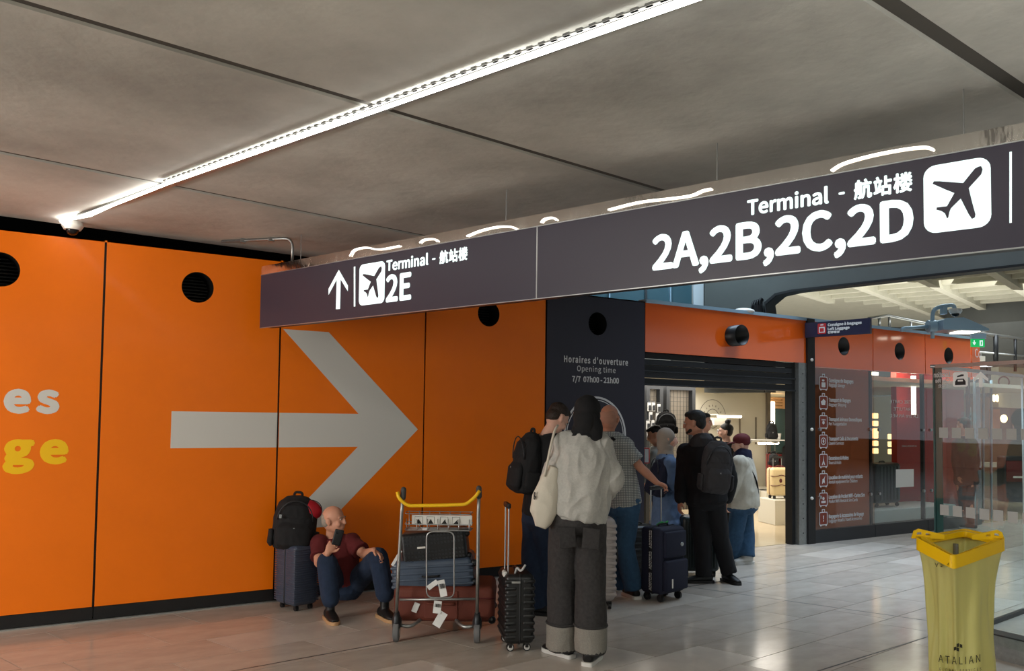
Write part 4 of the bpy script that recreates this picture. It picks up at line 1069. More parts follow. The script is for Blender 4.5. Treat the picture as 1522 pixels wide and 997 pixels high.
# dark green case behind the tall man
P = D(1038, 852, 8.75); suitcase('dark green ribbed suitcase standing behind the legs in black trousers', (P.x, P.y, 0), 0, .38, .56, .26, 'green_shell', 'v', .028, .04, nr=12)
# black case beside the checked-shirt man
P = D(944, 870, 8.2); s = suitcase('black suitcase with a white tag half hidden left of the navy suitcase', (P.x, P.y, 0), 20, .36, .52, .26, 'black_shell', 'h', .03, .04, nr=8)
b = B(); b.box(.06, .09, -.15, -.14, .44, .49, bev=.003); b.done('luggage_tag', 'white_plastic', s)
# cream case on a plinth in the shop
pb = D(1159, 776, 13.3); plz = .40
pl = B(); pl.box(-.235, .26, -.25, .25, 0, .385, bev=.006); o = pl.done('display_plinth', 'shop_wall'); o.location = (pb.x, pb.y, 0.004); o.rotation_euler = (0, 0, rot(14)); tag(o, 'square cream display plinth under the cream suitcase in the shop', 'plinth')
s = suitcase('cream hard suitcase with maroon straps on the shop plinth', (pb.x, pb.y, .389), 14, .37, .44, .22, 'cream_shell', '', .026, .05, trim='maroon_trim', hz=.66)
for z in (.21, .36):
    b = B(); b.tube([(-.187, -.05, z), (-.187, -.112, z), (-.10, -.113, z), (-.04, -.113, z + .018), (.03, -.113, z), (.187, -.112, z), (.187, -.02, z)], .006, 6, fillet=.02); b.done('trim_band', 'maroon_trim', s, True)
b = B(); b.ball((-.05, -.112, .29), (.025, .008, .034)); b.done('round_badge', 'maroon_trim', s, True)
b = B(); b.box(.085, .115, -.118, .118, .055, .497, bev=.004); b.done('strap', 'maroon_trim', s)
# red cases and dark cases on shop floor / bench
def rc(px, pyb, Z, w, h, m, lab, hz=None, a=0, z0=.004, d=.25, rb='v'):
    p = D(px, pyb, Z); return suitcase(lab, (p.x, p.y, z0), a, w, h, d, m, rb, .025, .035, nr=7, hz=hz)
rc(1148, 740, 14.9, .17, .62, 'red_shell', 'tall glossy red suitcase at the left of the shop recess', hz=.98, z0=.37)
rc(1160, 740, 15.1, .17, .60, 'red_shell', 'second red suitcase right behind the tall glossy red one', z0=.37)
rc(1173, 742, 15.3, .14, .30, 'red_shell', 'small red suitcase right of the cream suitcase', z0=.37)
bn = B(); p = D(1160, 745, 15.05); bn.box(-.35, .4, -.3, .3, 0, .366, bev=.01); o = bn.done('display_bench', 'shop_wall'); o.location = (p.x, p.y, .004); o.rotation_euler = (0, 0, rot(0)); tag(o, 'cream display bench carrying the red suitcases', 'bench')
p = BP.uv(1127, 722); suitcase('black ribbed suitcase on the low bench behind the cream sweater', (p[0], YB - .45, .372), 10, .14, .42, .24, 'black_shell', 'h', .024, .03, nr=12)
# dark green case inside the clear glass bay
p = hit(1313, 775, V3((0, YF + .7, 0)), V3((0, 1, 0))); suitcase('dark grey suitcase on the white platform behind the clear glass bay', (p.x, YF + .72, .301), 0, .62, .62, .26, 'green_shell', 'v', .03, .05, nr=6, rz=0)
# ================================================================== BACKPACKS AND BAGS
def backpack(label, loc, a, w, h, d, m='black_fabric', tilt=(0, 0), name='backpack', vox=.008, straps=False, low=True):
    t = thing(name, label, 'backpack', loc, a); t.rotation_euler = (math.radians(tilt[0]), math.radians(tilt[1]), rot(a))
    b = B()
    b.loft([((0, .0, .0), w * .30, d * .28), ((0, 0, h * .03), w * .44, d * .40), ((0, 0, h * .25), w * .50, d * .46), ((0, 0, h * .6), w * .50, d * .44), ((0, .01, h * .85), w * .42, d * .34), ((0, .02, h * .97), w * .26, d * .2), ((0, .02, h), w * .12, d * .08)])
    b.remesh('main_compartment', m, vox, t, 4, .006, 9)
    b = B(); b.loft([((0, -d * .30, h * .05), w * .30, d * .12), ((0, -d * .38, h * .12), w * .40, d * .2), ((0, -d * .38, h * .40), w * .40, d * .2), ((0, -d * .30, h * .50), w * .30, d * .12)]); b.remesh('front_pocket', m, vox, t, 3, .004, 11)
    if low:
        b = B(); b.loft([((0, -d * .26, h * .54), w * .28, d * .1), ((0, -d * .30, h * .60), w * .34, d * .15), ((0, -d * .24, h * .80), w * .30, d * .13), ((0, -d * .14, h * .88), w * .2, d * .08)]); b.remesh('upper_pocket', m, vox, t, 3, .004, 11)
    for s_ in (-1, 1):
        b = B(); b.loft([((s_ * w * .46, 0, h * .06), w * .06, d * .2), ((s_ * w * .5, 0, h * .12), w * .09, d * .28), ((s_ * w * .5, 0, h * .36), w * .08, d * .26)]); b.remesh('side_pocket', m, vox, t, 2)
    b = B(); b.tube([(-.035, d * .1, h * .97), (-.03, d * .1, h + .03), (.03, d * .1, h + .03), (.035, d * .1, h * .97)], .011, 8, fillet=.02); b.done('top_loop', m, t, True)
    b = B(); b.tube([(w * .40 * math.cos(q), -d * .32 - d * .1 * math.sin(q), h * (.55 + .36 * math.sin(q))) for q in [math.pi * k / 12 for k in range(13)]], .005, 6); b.done('zip', 'dark_metal', t, True)
    b = B(); b.box(-.006, .006, -d * .58, -d * .55, h * .36, h * .42); b.done('zip_pull', 'metal', t)
    if straps:
        for s_ in (-1, 1):
            b = B(); b.tube([(s_ * w * .22, d * .40, h * .95), (s_ * w * .30, d * .85, h * 1.02), (s_ * w * .34, d * 1.35, h * .75), (s_ * w * .42, d * .9, h * .3), (s_ * w * .42, d * .4, h * .14)], .018, 8, fillet=.08); b.done('shoulder_strap', m, t, True)
    return t
P = D(434, 817, 7.05)
bk = backpack('bulging black backpack resting on top of the slate blue suitcase', tuple(P), 12, .36, .45, .26, 'black_fabric', (-4, 5), low=True)
b = B(); b.box(-.13, -.11, -.14, -.13, .26, .29); b.done('brand_patch', 'metal', bk)
P = D(461, 757, 7.12); b = B(); b.ball((0, 0, 0), (.105, .08, .078), Matrix.Rotation(math.radians(25), 4, 'Y'), 24, 16); o = b.done('travel_pouch', 'red_nylon', None, True)
o.location = P; o.rotation_euler = (0, 0, rot(0)); tag(o, 'rounded red nylon pouch wedged behind the black backpack', 'pouch')
b = B(); b.tube([(.10 * math.cos(q) * .99, 0, .080 * math.sin(q)) for q in [2 * math.pi * k / 24 for k in range(24)]], .004, 6, closed=True); b.done('zip', 'black', o, True)
# ================================================================== BAGGAGE TROLLEY
TP = D(650, 953, 6.0)
tr = thing('baggage_trolley', 'chrome baggage trolley with yellow handle loaded with three suitcases', 'trolley', (TP.x, TP.y, 0), 0)
def W2L(t, p): return Matrix.Rotation(-t.rotation_euler.z, 4, 'Z') @ (p - t.location)
def TQ(px, py, dz=0.0): return W2L(tr, D(px, py, 6.0 + dz))
for s_, pts in ((-1, [(589, 915, 0), (592, 850, 0), (597, 760, 0), (599, 735, 0)]), (1, [(709, 915, 0), (710, 850, 0), (711, 760, 0), (712, 733, 0)])):
    b = B(); b.tube([TQ(*q) for q in pts], .0125, 14); b.done('upright', 'galvanised', tr, True)
    top = TQ(*pts[-1]); b = B(); b.limb([top - V3((0, 0, .02)), top + V3((-.002 * s_, .01, .035))], [.021, .02]); b.done('handle_cap', 'rubber', tr, True)
    bot = TQ(pts[0][0], 938, 0)
    b = B(); b.lathe([(.0, -.022), (.055, -.022), (.071, -.018), (.0745, 0), (.071, .018), (.055, .022), (0, .022)], 28, Matrix.Translation((bot.x, 0, .0745)) @ Matrix.Rotation(math.pi / 2, 4, 'Y')); wh = b.done('wheel', 'wheel_rubber', tr, True, 40)
    b = B(); b.cone((bot.x - .025, 0, .0745), (bot.x + .025, 0, .0745), .03, n=16); b.done('hub', 'galvanised', wh, True, 40)
    b = B(); b.loft([((bot.x, .0, .215), .018, .02), ((bot.x, 0, .18), .026, .035), ((bot.x, .01, .15), .034, .06), ((bot.x, .03, .118), .034, .065)], n=20); b.done('wheel_housing', 'dark_metal', tr, True)
    b = B(); b.tube([(bot.x - s_ * .01, .02, .115), (bot.x - s_ * .10, .02, .10), (bot.x - s_ * .17, .12, .14), (bot.x - s_ * .2, .75, .14)], .013, 12, fillet=.08); b.done('base_tube', 'galvanised', tr, True)
b = B(); b.tube([TQ(590.5, 731, -.02), TQ(593, 741, -.03), TQ(606, 751.5, -.03), TQ(650, 751, -.03), TQ(693, 749.5, -.03), TQ(707, 738, -.03), TQ(713, 729, -.02)], .0125, 14, fillet=.03); b.done('push_handle', 'yellow_paint', tr, True)
b = B(); b.tube([TQ(594, 891), TQ(709, 890)], .009, 12); b.done('cross_bar', 'galvanised', tr, True)
b = B(); b.tube([TQ(x, y, .0) for x, y in ((634, 790), (675, 790), (675, 888), (634, 888))], .0055, 8, closed=True, fillet=.05); b.done('inner_loop', 'metal', tr, True)
b = B(); b.tube([(-.18, .75, .14), (0, .86, .14), (.2, .75, .14)], .013, 10, fillet=.1)
b.done('base_tube', 'galvanised', tr, True)
b = B(); b.lathe([(.0, -.018), (.055, -.018), (.0745, 0), (.055, .018), (0, .018)], 24, Matrix.Translation((.08, .78, .0745)) @ Matrix.Rotation(math.pi / 2, 4, 'Y')); b.done('wheel', 'rubber', tr, True, 40)
# basket
zl, zt_ = TQ(640, 789).z, TQ(640, 772).z
b = B()
for z in (zl, (zl + zt_) / 2, zt_ + .035):
    b.tube([(-.245, -.005, z), (.225, -.005, z), (.235, .16, z), (-.255, .16, z)], .0035, 6, closed=True, fillet=.02)
for k in range(7):
    x = -.235 + k * .075; b.tube([(x, -.005, zt_), (x, -.003, zl), (x, .16, zl), (x, .16, zt_ + .04)], .003, 6, fillet=.02)
for k in range(4): b.tube([(-.24, .03 + k * .035, zl), (.23, .03 + k * .035, zl)], .0025, 6)
tag(b.done('wire_basket', 'metal', tr, True), kind='stuff')
p0, p1 = TQ(612, 780, .05), TQ(702, 766, .05)
b = B(); b.box(p0.x, p1.x, p0.y - .005, p0.y + .002, p0.z, p1.z, bev=.004); ad = b.done('instruction_plate', 'film_white', tr)
for k in range(4):
    x = p0.x + .05 + (k + (.15 if k > 1 else 0)) * .085
    b = B(); b.tube([(x + q * .027, p0.y - .0065, (p0.z + p1.z) / 2 + w_ * .024) for q, w_ in ((-1, -1), (1, -1), (1, 1), (-1, 1))], .0012, 4, closed=True); b.done('plate_frame', 'ink', ad)
    b = B(); b.quad([(x - .02, p0.y - .0055, p0.z + .010), (x + .022, p0.y - .0055, p0.z + .010), (x + .01, p0.y - .0055, p0.z + .03), (x - .004 + .006 * k, p0.y - .0055, p0.z + .045)], .0008); b.done('plate_symbol', 'ink', ad)
# luggage on the trolley (lying flat)
def lying(label, px0, px1, pyt, pyb, Z, m, dep, tilt, bev, kind='suitcase', ribs=None):
    c = D((px0 + px1) / 2, pyb, Z); t = thing('suitcase', label, kind, (c.x, c.y, c.z), 0)
    t.rotation_euler = Euler((0, math.radians(-tilt), rot(0)))
    w = (px1 - px0) / FPX * Z; h = (pyb - pyt) / FPX * Z
    b = B(); b.box(-w / 2, w / 2, 0, dep, 0, h, bev=bev, seg=5); b.done('shell', m, t, True, 50)
    return t, w, h
t, w, h = lying('brown fabric suitcase lying at the bottom of the trolley load', 584, 735, 873, 925, 6.1, 'brown_fabric', .52, 0, .045)
for z in (h * .5,): b = B(); b.tube([(x, y, z + .05) for x, y in rrect(-w / 2 - .001, w / 2 + .001, -.001, .521, .045)], .005, 6, closed=True); b.done('zip', 'maroon_trim', t, True)
b = B(); b.box(-.14, .10, -.012, .004, h * .12, h * .9, bev=.005); b.done('handle_panel', 'brown_fabric', t)
b = B(); b.tube([(-.12, -.005, h * .55), (-.11, -.03, h * .55), (.07, -.03, h * .55), (.08, -.005, h * .55)], .01, 8, fillet=.02); b.done('side_handle', 'brown_fabric', t, True)
b = B(); b.box(-.02, .02, -.004, .004, -.035, .035, Matrix.Translation((-.205, -.006, h * .42)) @ Matrix.Rotation(math.radians(22), 4, 'Y')); b.done('barcode_sticker', 'paper', t)
for s_ in (-1, 1):
    b = B(); b.ball((w / 2 - .02, .02 if s_ < 0 else .5, .02), .03); b.done('wheel', 'black_plastic', t, True)
brown = t
t, w, h = lying('blue grey hard suitcase in the middle of the trolley load', 583, 704, 832, 878, 6.15, 'bluegrey_shell', .46, 4, .04)
for k in range(4):
    z = h * (.18 + .2 * k); b = B(); b.box(-w / 2 - .004, w / 2 + .004, -.005, .465, z - .010, z + .010, bev=.006); b.done('rib', 'bluegrey_shell', t, True, 50)
b = B(); b.tube([(-.07, -.003, h * .48), (-.06, -.025, h * .48), (.04, -.025, h * .48), (.05, -.003, h * .48)], .008, 8, fillet=.02); b.done('side_handle', 'black_plastic', t, True)
for z in (.2, .8): b = B(); b.ball((w / 2 + .012, .03, h * z), .026); b.done('wheel', 'black_plastic', t, True)
t, w, h = lying('black dimpled hard case on top of the trolley load', 598, 696, 790, 836, 6.18, 'black_shell', .34, 7, .03)
studs = B()
for r_ in range(7):
    for c_ in range(18):
        if r_ == 3: continue
        x = -w / 2 + .03 + c_ * (w - .06) / 17; z = .028 + r_ * (h - .056) / 6; studs.box(x - .0065, x + .0065, -.005, .003, z - .0065, z + .0065)
tag(studs.done('dimple_studs', 'dark_metal', t), kind='stuff')
b = B(); b.box(-.12, -.06, -.008, 0, h * .5, h * .56); b.done('zip_pull', 'white_plastic', t)
for q in (.1, .8): b = B(); b.ball((w / 2 + .008, .04, h * q), .022); b.done('wheel', 'black_plastic', t, True)
# paper luggage tags
def paper_tag(label, px0, py0, px1, py1, Z, wd, n=4, stripes=True):
    a_, c_ = D(px0, py0, Z), D(px1, py1, Z); t = thing('baggage_tag', label, 'tag', tuple(a_), 0)
    e = W2L(t, c_); L_ = e.length; ang = math.atan2(e.x, -e.z)
    mx = Matrix.Rotation(-ang, 4, 'Y')
    b = B()
    for k in range(n):
        y0, y1 = .006 * math.sin(k), .006 * math.sin(k + 1)
        b.quad([mx @ V3((-wd / 2, y0, -L_ * k / n)), mx @ V3((wd / 2, y0, -L_ * k / n)), mx @ V3((wd / 2, y1, -L_ * (k + 1) / n)), mx @ V3((-wd / 2, y1, -L_ * (k + 1) / n))], .0006)
    b.done('label_strip', 'paper', t)
    if stripes:
        b = B()
        for k in range(8): b.box(-wd * .36 + k * wd * .1, -wd * .36 + k * wd * .1 + wd * (.03 + .02 * (k % 3)), -.006, -.003, -L_ * .5, -L_ * .22, mx)
        b.done('barcode', 'ink', t)
    return t
paper_tag('white barcode tag hanging in front of the blue grey suitcase', 655, 862, 660, 886, 5.96, .05)
paper_tag('crumpled pale tag left of the barcode tag on the trolley', 650, 864, 636, 874, 5.97, .035, stripes=False)
paper_tag('white barcode tag hanging on the brown suitcase handle', 651, 893, 649, 911, 5.95, .055)
paper_tag('tilted plain white tag lowest on the brown suitcase', 660, 910, 648, 930, 5.95, .06, stripes=False)
paper_tag('long white and red tag at the left end of the blue grey suitcase', 596, 818, 583, 840, 6.08, .02, stripes=False)
# ================================================================== YELLOW BAG STAND
ZB_ = 4.45
bc = D(1427, 812, ZB_); bin_ = thing('waste_bag_stand', 'yellow framed waste stand holding a translucent yellow rubbish bag', 'bin', (bc.x, bc.y, 0), 0)
def BQ(px, py, dz=0.0): return W2L(bin_, D(px, py, ZB_ + dz))
crn = [BQ(1359, 797, .0), BQ(1417, 827, -.24), BQ(1496, 799, -.0), BQ(1435, 785, .24)]   # left, front, right, back
zr = sum(q.z for q in crn) / 4
hz_ = .05
def ringmesh(cs, z0s, z1s, th, nm, m, par, rr=.05):
    # rounded loop through four corners, wall with inward thickness
    P4 = [V3((c.x, c.y, c.z)) for c in cs]; path = []
    for i in range(4):
        a, p, c = P4[i - 1], P4[i], P4[(i + 1) % 4]
        pa = p + (a - p).normalized() * rr; pc = p + (c - p).normalized() * rr
        for k in range(6): tt = k / 5; path.append((pa * (1 - tt) ** 2 + p * 2 * tt * (1 - tt) + pc * tt * tt, i))
    cen = sum((q for q in P4), V3()) / 4; bm = bmesh.new(); n = len(path); L = []
    for q, i in path:
        dq = V3((cen.x - q.x, cen.y - q.y, 0)).normalized(); inn = q + dq * th; lo_, hi_ = z0s, z1s
        L.append([bm.verts.new((q.x, q.y, q.z + lo_)), bm.verts.new((q.x, q.y, q.z + hi_)), bm.verts.new((inn.x, inn.y, q.z + hi_ - .002)), bm.verts.new((inn.x, inn.y, q.z + lo_ + .01))])
    for k in range(n):
        A_, B_ = L[k], L[(k + 1) % n]
        for j in range(4): bm.faces.new((A_[j], B_[j], B_[(j + 1) % 4], A_[(j + 1) % 4]))
    b = B(); b.bm.free(); b.bm = bm; return b.done(nm, m, par, True, 35)
topm = sum(c.z for c in crn) / 4
ringmesh(crn, -.065, 0, .012, 'rim', 'yellow', bin_, .03)
cm_ = sum(crn, V3()) / 4
ringmesh([cm_ + (q - cm_) * .9 for q in crn], -.045, -.004, .03, 'inner_rim', 'yellow', bin_, .03)
for i, s_ in ((0, -1), (2, 1)):
    q = crn[i]; b = B(); pts_ = [(q.x - s_ * .02, .02), (q.x - s_ * .19, .14), (q.x - s_ * .17, .14), (q.x, .03)]
    tz = q.z - .004
    me = flat_mesh([[(q.x + s_ * .004, tz - .01), (q.x - s_ * .010, tz + .03), (q.x - s_ * .035, tz + .042), (q.x - s_ * .17, tz + .012), (q.x - s_ * .17, tz - .01)], [(q.x - s_ * .022, tz + .010), (q.x - s_ * .026, tz + .022), (q.x - s_ * .05, tz + .024), (q.x - s_ * .052, tz + .012)], [(q.x - s_ * .07, tz + .008), (q.x - s_ * .072, tz + .019), (q.x - s_ * .095, tz + .016), (q.x - s_ * .097, tz + .006)]], .008)
    me.transform(Matrix.Translation((0, q.y + .03, 0)) @ Matrix.Rotation(math.pi / 2, 4, 'X')); link('grip_tab', me, 'yellow', bin_)
# bag: pleated loft from the rim to the floor
bm = bmesh.new(); nseg = 96; rows = 26; RWS = []
cen = sum((V3((c.x, c.y, 0)) for c in crn), V3()) / 4
def rimpt(t):
    k = int(t * 4) % 4; f = t * 4 - int(t * 4); a, c = crn[k], crn[(k + 1) % 4]; p = V3((a.x, a.y, 0)).lerp(V3((c.x, c.y, 0)), f); return p * .955 + cen * .045, a.z * (1 - f) + c.z * f
for r_ in range(rows + 1):
    v = r_ / rows; z = (topm - .03) * (1 - v) + .02 * v; row = []
    shrink = 1 - .34 * min(1, v * 2.0) ** .8 + .10 * max(0, v - .6)
    for k in range(nseg):
        p, rz_ = rimpt(k / nseg); ang = 2 * math.pi * k / nseg
        circ = cen + V3((math.cos(ang), math.sin(ang), 0)); q = p - cen
        q = q * shrink; L_ = q.length; tgt = .172; mixk = min(1, v * 1.6) * .75
        q = q.normalized() * (L_ * (1 - mixk) + tgt * mixk)
        fold = .010 * min(1, v * 3) * (math.sin(ang * 9 + v * 1.5 + 2 * noise.noise(V3((math.cos(ang) * 2, math.sin(ang) * 2, v * 2)))) + .6 * math.sin(ang * 17 + v * 3)) + .02 * v * noise.noise(V3((math.cos(ang) * 1.5, math.sin(ang) * 1.5, v * 3)))
        q = q.normalized() * (q.length + fold); row.append(bm.verts.new((cen.x + q.x, cen.y + q.y, z + (rz_ - topm) * max(0, 1 - v * 4))))
    RWS.append(row)
for r_ in range(rows):
    for k in range(nseg): bm.faces.new((RWS[r_][k], RWS[r_][(k + 1) % nseg], RWS[r_ + 1][(k + 1) % nseg], RWS[r_ + 1][k]))
bm.faces.new(RWS[-1])
b = B(); b.bm.free(); b.bm = bm; bag = b.done('rubbish_bag', 'bag_film', bin_, True)
# lettering wrapped on the bag front
RWX = [[V3(bag.data.vertices[r_ * nseg + k].co) for k in range(nseg)] for r_ in range(rows + 1)]
def bagpoint(px, py, off=.007):
    y = -.15
    for it in range(6):
        q = BQ(px, py, y); vi = max(0, min(rows - 1, int((1 - (q.z - .02) / (topm - .05)) * rows)))
        row = RWX[vi]; front = [p for p in row if p.y < cen.y + .03 and abs(p.x - q.x) < .03]
        y = (min(p.y for p in front) if front else cen.y - .02) - off
    q = BQ(px, py, y); return V3((q.x, y, q.z))
def wraptext(body, px0, px1, pyb, pyt, m, nm, sp=1.0, curve=0.0, bold=0.0, flip=False):
    me = text_mesh(body, .0, bold, sp); bb = bounds(me)
    for v in me.vertices:
        u_ = (v.co.x - bb[0]) / (bb[1] - bb[0]); w_ = (v.co.y - bb[2]) / (bb[3] - bb[2])
        if flip: w_ = 1 - w_
        v.co = bagpoint(px0 + (px1 - px0) * u_, pyb + (pyt - pyb) * w_ + curve * (1 - (2 * u_ - 1) ** 2))
    link(nm, me, m, bin_)
wraptext('ATALIAN', 1391, 1453, 981, 970, 'print_ink', 'bag_lettering', 1.15, 4)
wraptext('GLOBAL SERVICES', 1392, 1454, 993.5, 989, 'print_ink', 'bag_lettering', 1.3, 3)
wraptext('ATAL', 1389, 1417, 842, 836, 'print_ink', 'bag_lettering', 1.2, .0, flip=True)
for k, (x0, y0) in enumerate(((1414, 965), (1418, 965), (1418.5, 960), (1423, 960))):
    d_ = 1.2 if k % 2 else -1.2
    b = B(); b.quad([bagpoint(x0, y0), bagpoint(x0 + 3.8, y0 + d_), bagpoint(x0 + 3.8, y0 - 5 + d_), bagpoint(x0, y0 - 5)]); b.done('bag_logo', 'print_ink', bin_)
# stand frame behind the bag
b = B(); b.tube([(cen.x + .04, cen.y + .12, topm - .04), (cen.x + .04, cen.y + .12, .03)], .014, 10); b.done('frame_tube', 'galvanised', bin_, True)
b = B(); b.lathe([(0, 0), (.13, 0), (.13, .012), (0, .02)], 28, Matrix.Translation((cen.x, cen.y + .02, .0))); b.done('foot_plate', 'galvanised', bin_, True, 40)
# ================================================================== GLASS BARRIER
gbase = D(1388, 952, 6.2)
gb = thing('glass_barrier', 'tall frameless glass barrier corner with square markings behind the yellow stand', 'glass barrier', (gbase.x, gbase.y, 0), rz=0)
ig = Matrix.Translation(-gb.location)
PA0 = D(1388, 547, 6.2); PA1 = D(1700, 535, 5.02); PB1 = D(1519, 561, 7.3)
hA = PA0.z
def gp(o): o.data.transform(ig); o.parent = gb; return o
PLA = Plane(PA0, PA1 - PA0); PLB = Plane(PA0, PB1 - PA0)
uA1 = PLA.uv(1700, 600)[0]; uB1 = (V3((PB1.x, PB1.y, 0)) - PLB.p0).length
gp(PLA.plate('glass_pane', [[(.01, .10), (2.4, .10), (2.4, hA), (.01, hA)]], 'pane_green', .012, -.006, None, False))
gp(PLB.plate('glass_pane', [[(.02, .03), (uB1, .03), (uB1, hA), (.02, hA)]], 'pane_green', .012, -.006, None, False))
for pl_, u_, m_ in ((PLA, 0.0, 'glass_edge'), (PLB, uB1, 'white_box')):
    gp(pl_.plate('glass_edge', [[(u_ - .006, .05), (u_ + .006, .05), (u_ + .006, hA), (u_ - .006, hA)]], m_, .014, -.007, None, False))
gp(PLA.plate('corner_strip', [[(.0, .1), (.055, .1), (.055, hA), (.0, hA)]], 'glass_edge', .006, -.012, None, False))
for pl_, u_ in ((PLA, 2.4), (PLB, uB1)):
    gp(pl_.plate('top_rail', [[(-.02, hA), (u_, hA), (u_, hA + .025), (-.02, hA + .025)]], 'metal', .03, -.015, None, False))
gp(PLB.plate('bottom_rail', [[(0, 0), (uB1, 0), (uB1, .035), (0, .035)]], 'dark_metal', .03, -.015, None, False))
gp(PLA.plate('bottom_rail', [[(-.02, .0), (2.4, .0), (2.4, .16), (-.02, .16)]], 'galvanised', .12, -.14, None, False))
gp(PLA.plate('rail_edge', [[(-.02, .16), (2.4, .16), (2.4, .17), (-.02, .17)]], 'dark_metal', .13, -.145, None, False))
for row, (y, hh) in enumerate(((643, .075), (757.5, .075))):
    zc_ = PLA.uv(1403, y)[1]
    for k in range(22):
        u_ = .075 + k * .098 - (0 if row else 0)
        gp(PLA.plate('square_marking', [[(u_ - .034, zc_ - hh / 2), (u_ + .034, zc_ - hh / 2), (u_ + .034, zc_ + hh / 2), (u_ - .034, zc_ + hh / 2)]], 'film_grey', .001, .0065, None, False))
# reflection of a car hire sign, laid on the glass as mirrored film
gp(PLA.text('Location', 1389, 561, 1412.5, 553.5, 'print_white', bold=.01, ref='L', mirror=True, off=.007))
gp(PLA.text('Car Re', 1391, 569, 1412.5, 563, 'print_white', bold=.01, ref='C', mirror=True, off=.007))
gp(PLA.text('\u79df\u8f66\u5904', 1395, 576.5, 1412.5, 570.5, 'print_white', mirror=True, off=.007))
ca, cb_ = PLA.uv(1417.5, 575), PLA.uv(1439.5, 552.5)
gp(PLA.plate('pictogram_field', [rrect(ca[0], cb_[0], ca[1], cb_[1], .014)], 'reflection_film', .001, .007, None, False))
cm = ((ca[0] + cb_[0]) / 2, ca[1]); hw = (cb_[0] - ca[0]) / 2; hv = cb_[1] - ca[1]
gp(PLA.plate('car_pictogram', [[(cm[0] - hw * .7, cm[1] + hv * .12), (cm[0] + hw * .7, cm[1] + hv * .12), (cm[0] + hw * .7, cm[1] + hv * .35), (cm[0] + hw * .45, cm[1] + hv * .55), (cm[0] - hw * .45, cm[1] + hv * .55), (cm[0] - hw * .7, cm[1] + hv * .35)], rrect(cm[0] - hw * .35, cm[0] + hw * .35, cm[1] + hv * .36, cm[1] + hv * .48, .002)], 'dark_metal', .001, .0085, None, False))  # car of the reflected sign, laid on the glass
gp(PLA.plate('key_pictogram', [[(cm[0] - hw * .4, cm[1] + hv * .66), (cm[0] + hw * .1, cm[1] + hv * .70), (cm[0] + hw * .45, cm[1] + hv * .72), (cm[0] + hw * .45, cm[1] + hv * .84), (cm[0] + hw * .1, cm[1] + hv * .84), (cm[0] - hw * .4, cm[1] + hv * .74)]], 'dark_metal', .001, .0085, None, False))  # key of the reflected sign, laid on the glass
gp(PLA.plate('up_arrow', [[(1458.5, 552), (1470, 562.5), (1470, 567), (1461.5, 561.5), (1461.5, 575.5), (1456, 575.5), (1456, 561.5), (1448, 567.5), (1448, 563)]], 'reflection_film', .001, .007, None))
# ================================================================== BEHIND THE GLASS: FAR CONCOURSE
far = structure('wall_concourse')
Q = HP(19.0)
Q.plate('shop_facade', [[(1473, 605), (1700, 615), (1700, 556), (1473, 546)]], 'concrete_white', .3, 0, far)
Q.plate('brown_wall', [[(1360, 735), (1700, 735), (1700, 590), (1360, 590)]], mat('brown_far', rgb(140, 116, 98), .6), .2, -.6, far)
Q.plate('lit_reveal', [[(1483, 650), (1496, 650), (1496, 608), (1483, 608)]], mat('salmon_wall', rgb(205, 140, 104), .6), .1, -.35, far)
Q.plate('stone_bench', [[(1395, 742), (1700, 748), (1700, 700), (1395, 690)]], 'stone_far', .5, 0, far)
Q.plate('bench_cap', [[(1395, 690), (1700, 700), (1700, 694), (1395, 684)]], 'concrete_white', .6, 0, far)
for k in range(5):
    x = 1420 + k * 34; Q.plate('bench_joint', [[(x, 742), (x + 1, 742), (x + 1, 692), (x, 692)]], 'concrete_joint', .02, .5, far)
p = D(1492, 622, 18.5); b = B(); b.ball(p, (.07, .07, .09)); tag(b.done('wall_lamp', 'bulb_lit', None, True), 'small round glowing wall lamp behind the glass barrier', 'lamp')
fe = thing('shop_lettering', 'glowing warm shop letters ee on the pale far fascia', 'lettering', tuple(D(1479, 594, 18.6)), rz=0)
o = HP(18.6).text('ee', 1474.5, 597, 1484.5, 586, 'bulb_lit', bold=.03); o.data.transform(Matrix.Translation(-fe.location)); o.name = 'letters'; o.parent = fe
Q2 = HP(18.4); c = Q2.uv(1492, 567.5)
o = ringfilm(c, .10, .13, Q2, 'brown_print', None, 'round_emblem'); tag(o, 'small round emblem on the pale far fascia', 'emblem')
mc = thing('red_machine', 'dark red machine with rounded corners in front of the far stone bench', 'machine', tuple(G(1503, 745)), 0)
b = B(); b.box(-.22, .24, -.15, .15, 0, .95, bev=.04, seg=3); b.done('cabinet', 'dark_metal', mc, True, 40)
b = B(); b.box(-.19, .21, -.165, -.15, .42, .86, bev=.02); b.done('front_panel', 'maroon_trim', mc, True, 40)
b = B(); b.box(-.05, .15, -.175, -.165, .50, .54); b.done('slot', 'film_white', mc)
# glass doors with blue stiles further right
for k, x in enumerate((1447, 1460, 1472)):
    q = HP(13.6 + k * .4); q.plate('door_stile', [[(x - .8, 775), (x + .8, 775), (x + .8, 545 + 10 * k), (x - .8, 545 + 10 * k)]], 'blue_metal', .05, 0, far)
for x0, x1 in ((1448, 1459), (1461, 1471)):
    HP(13.8).plate('glass_door', [[(x0, 775), (x1, 775), (x1, 560), (x0, 560)]], 'pane_green', .02, 0, far)
for k, (xx, yy, lab) in enumerate(((1440, 611, 'upper small white notice on the glass doors behind the barrier'), (1440, 626, 'lower small white notice on the glass doors behind the barrier'))):
    p = D(xx, yy, 13.4); b = B(); b.box(-.035, .035, -.005, .005, -.065, .065, bev=.01); o = b.done('notice', 'paper'); o.location = p; o.rotation_euler = (0, 0, rot(0)); tag(o, lab, 'notice')

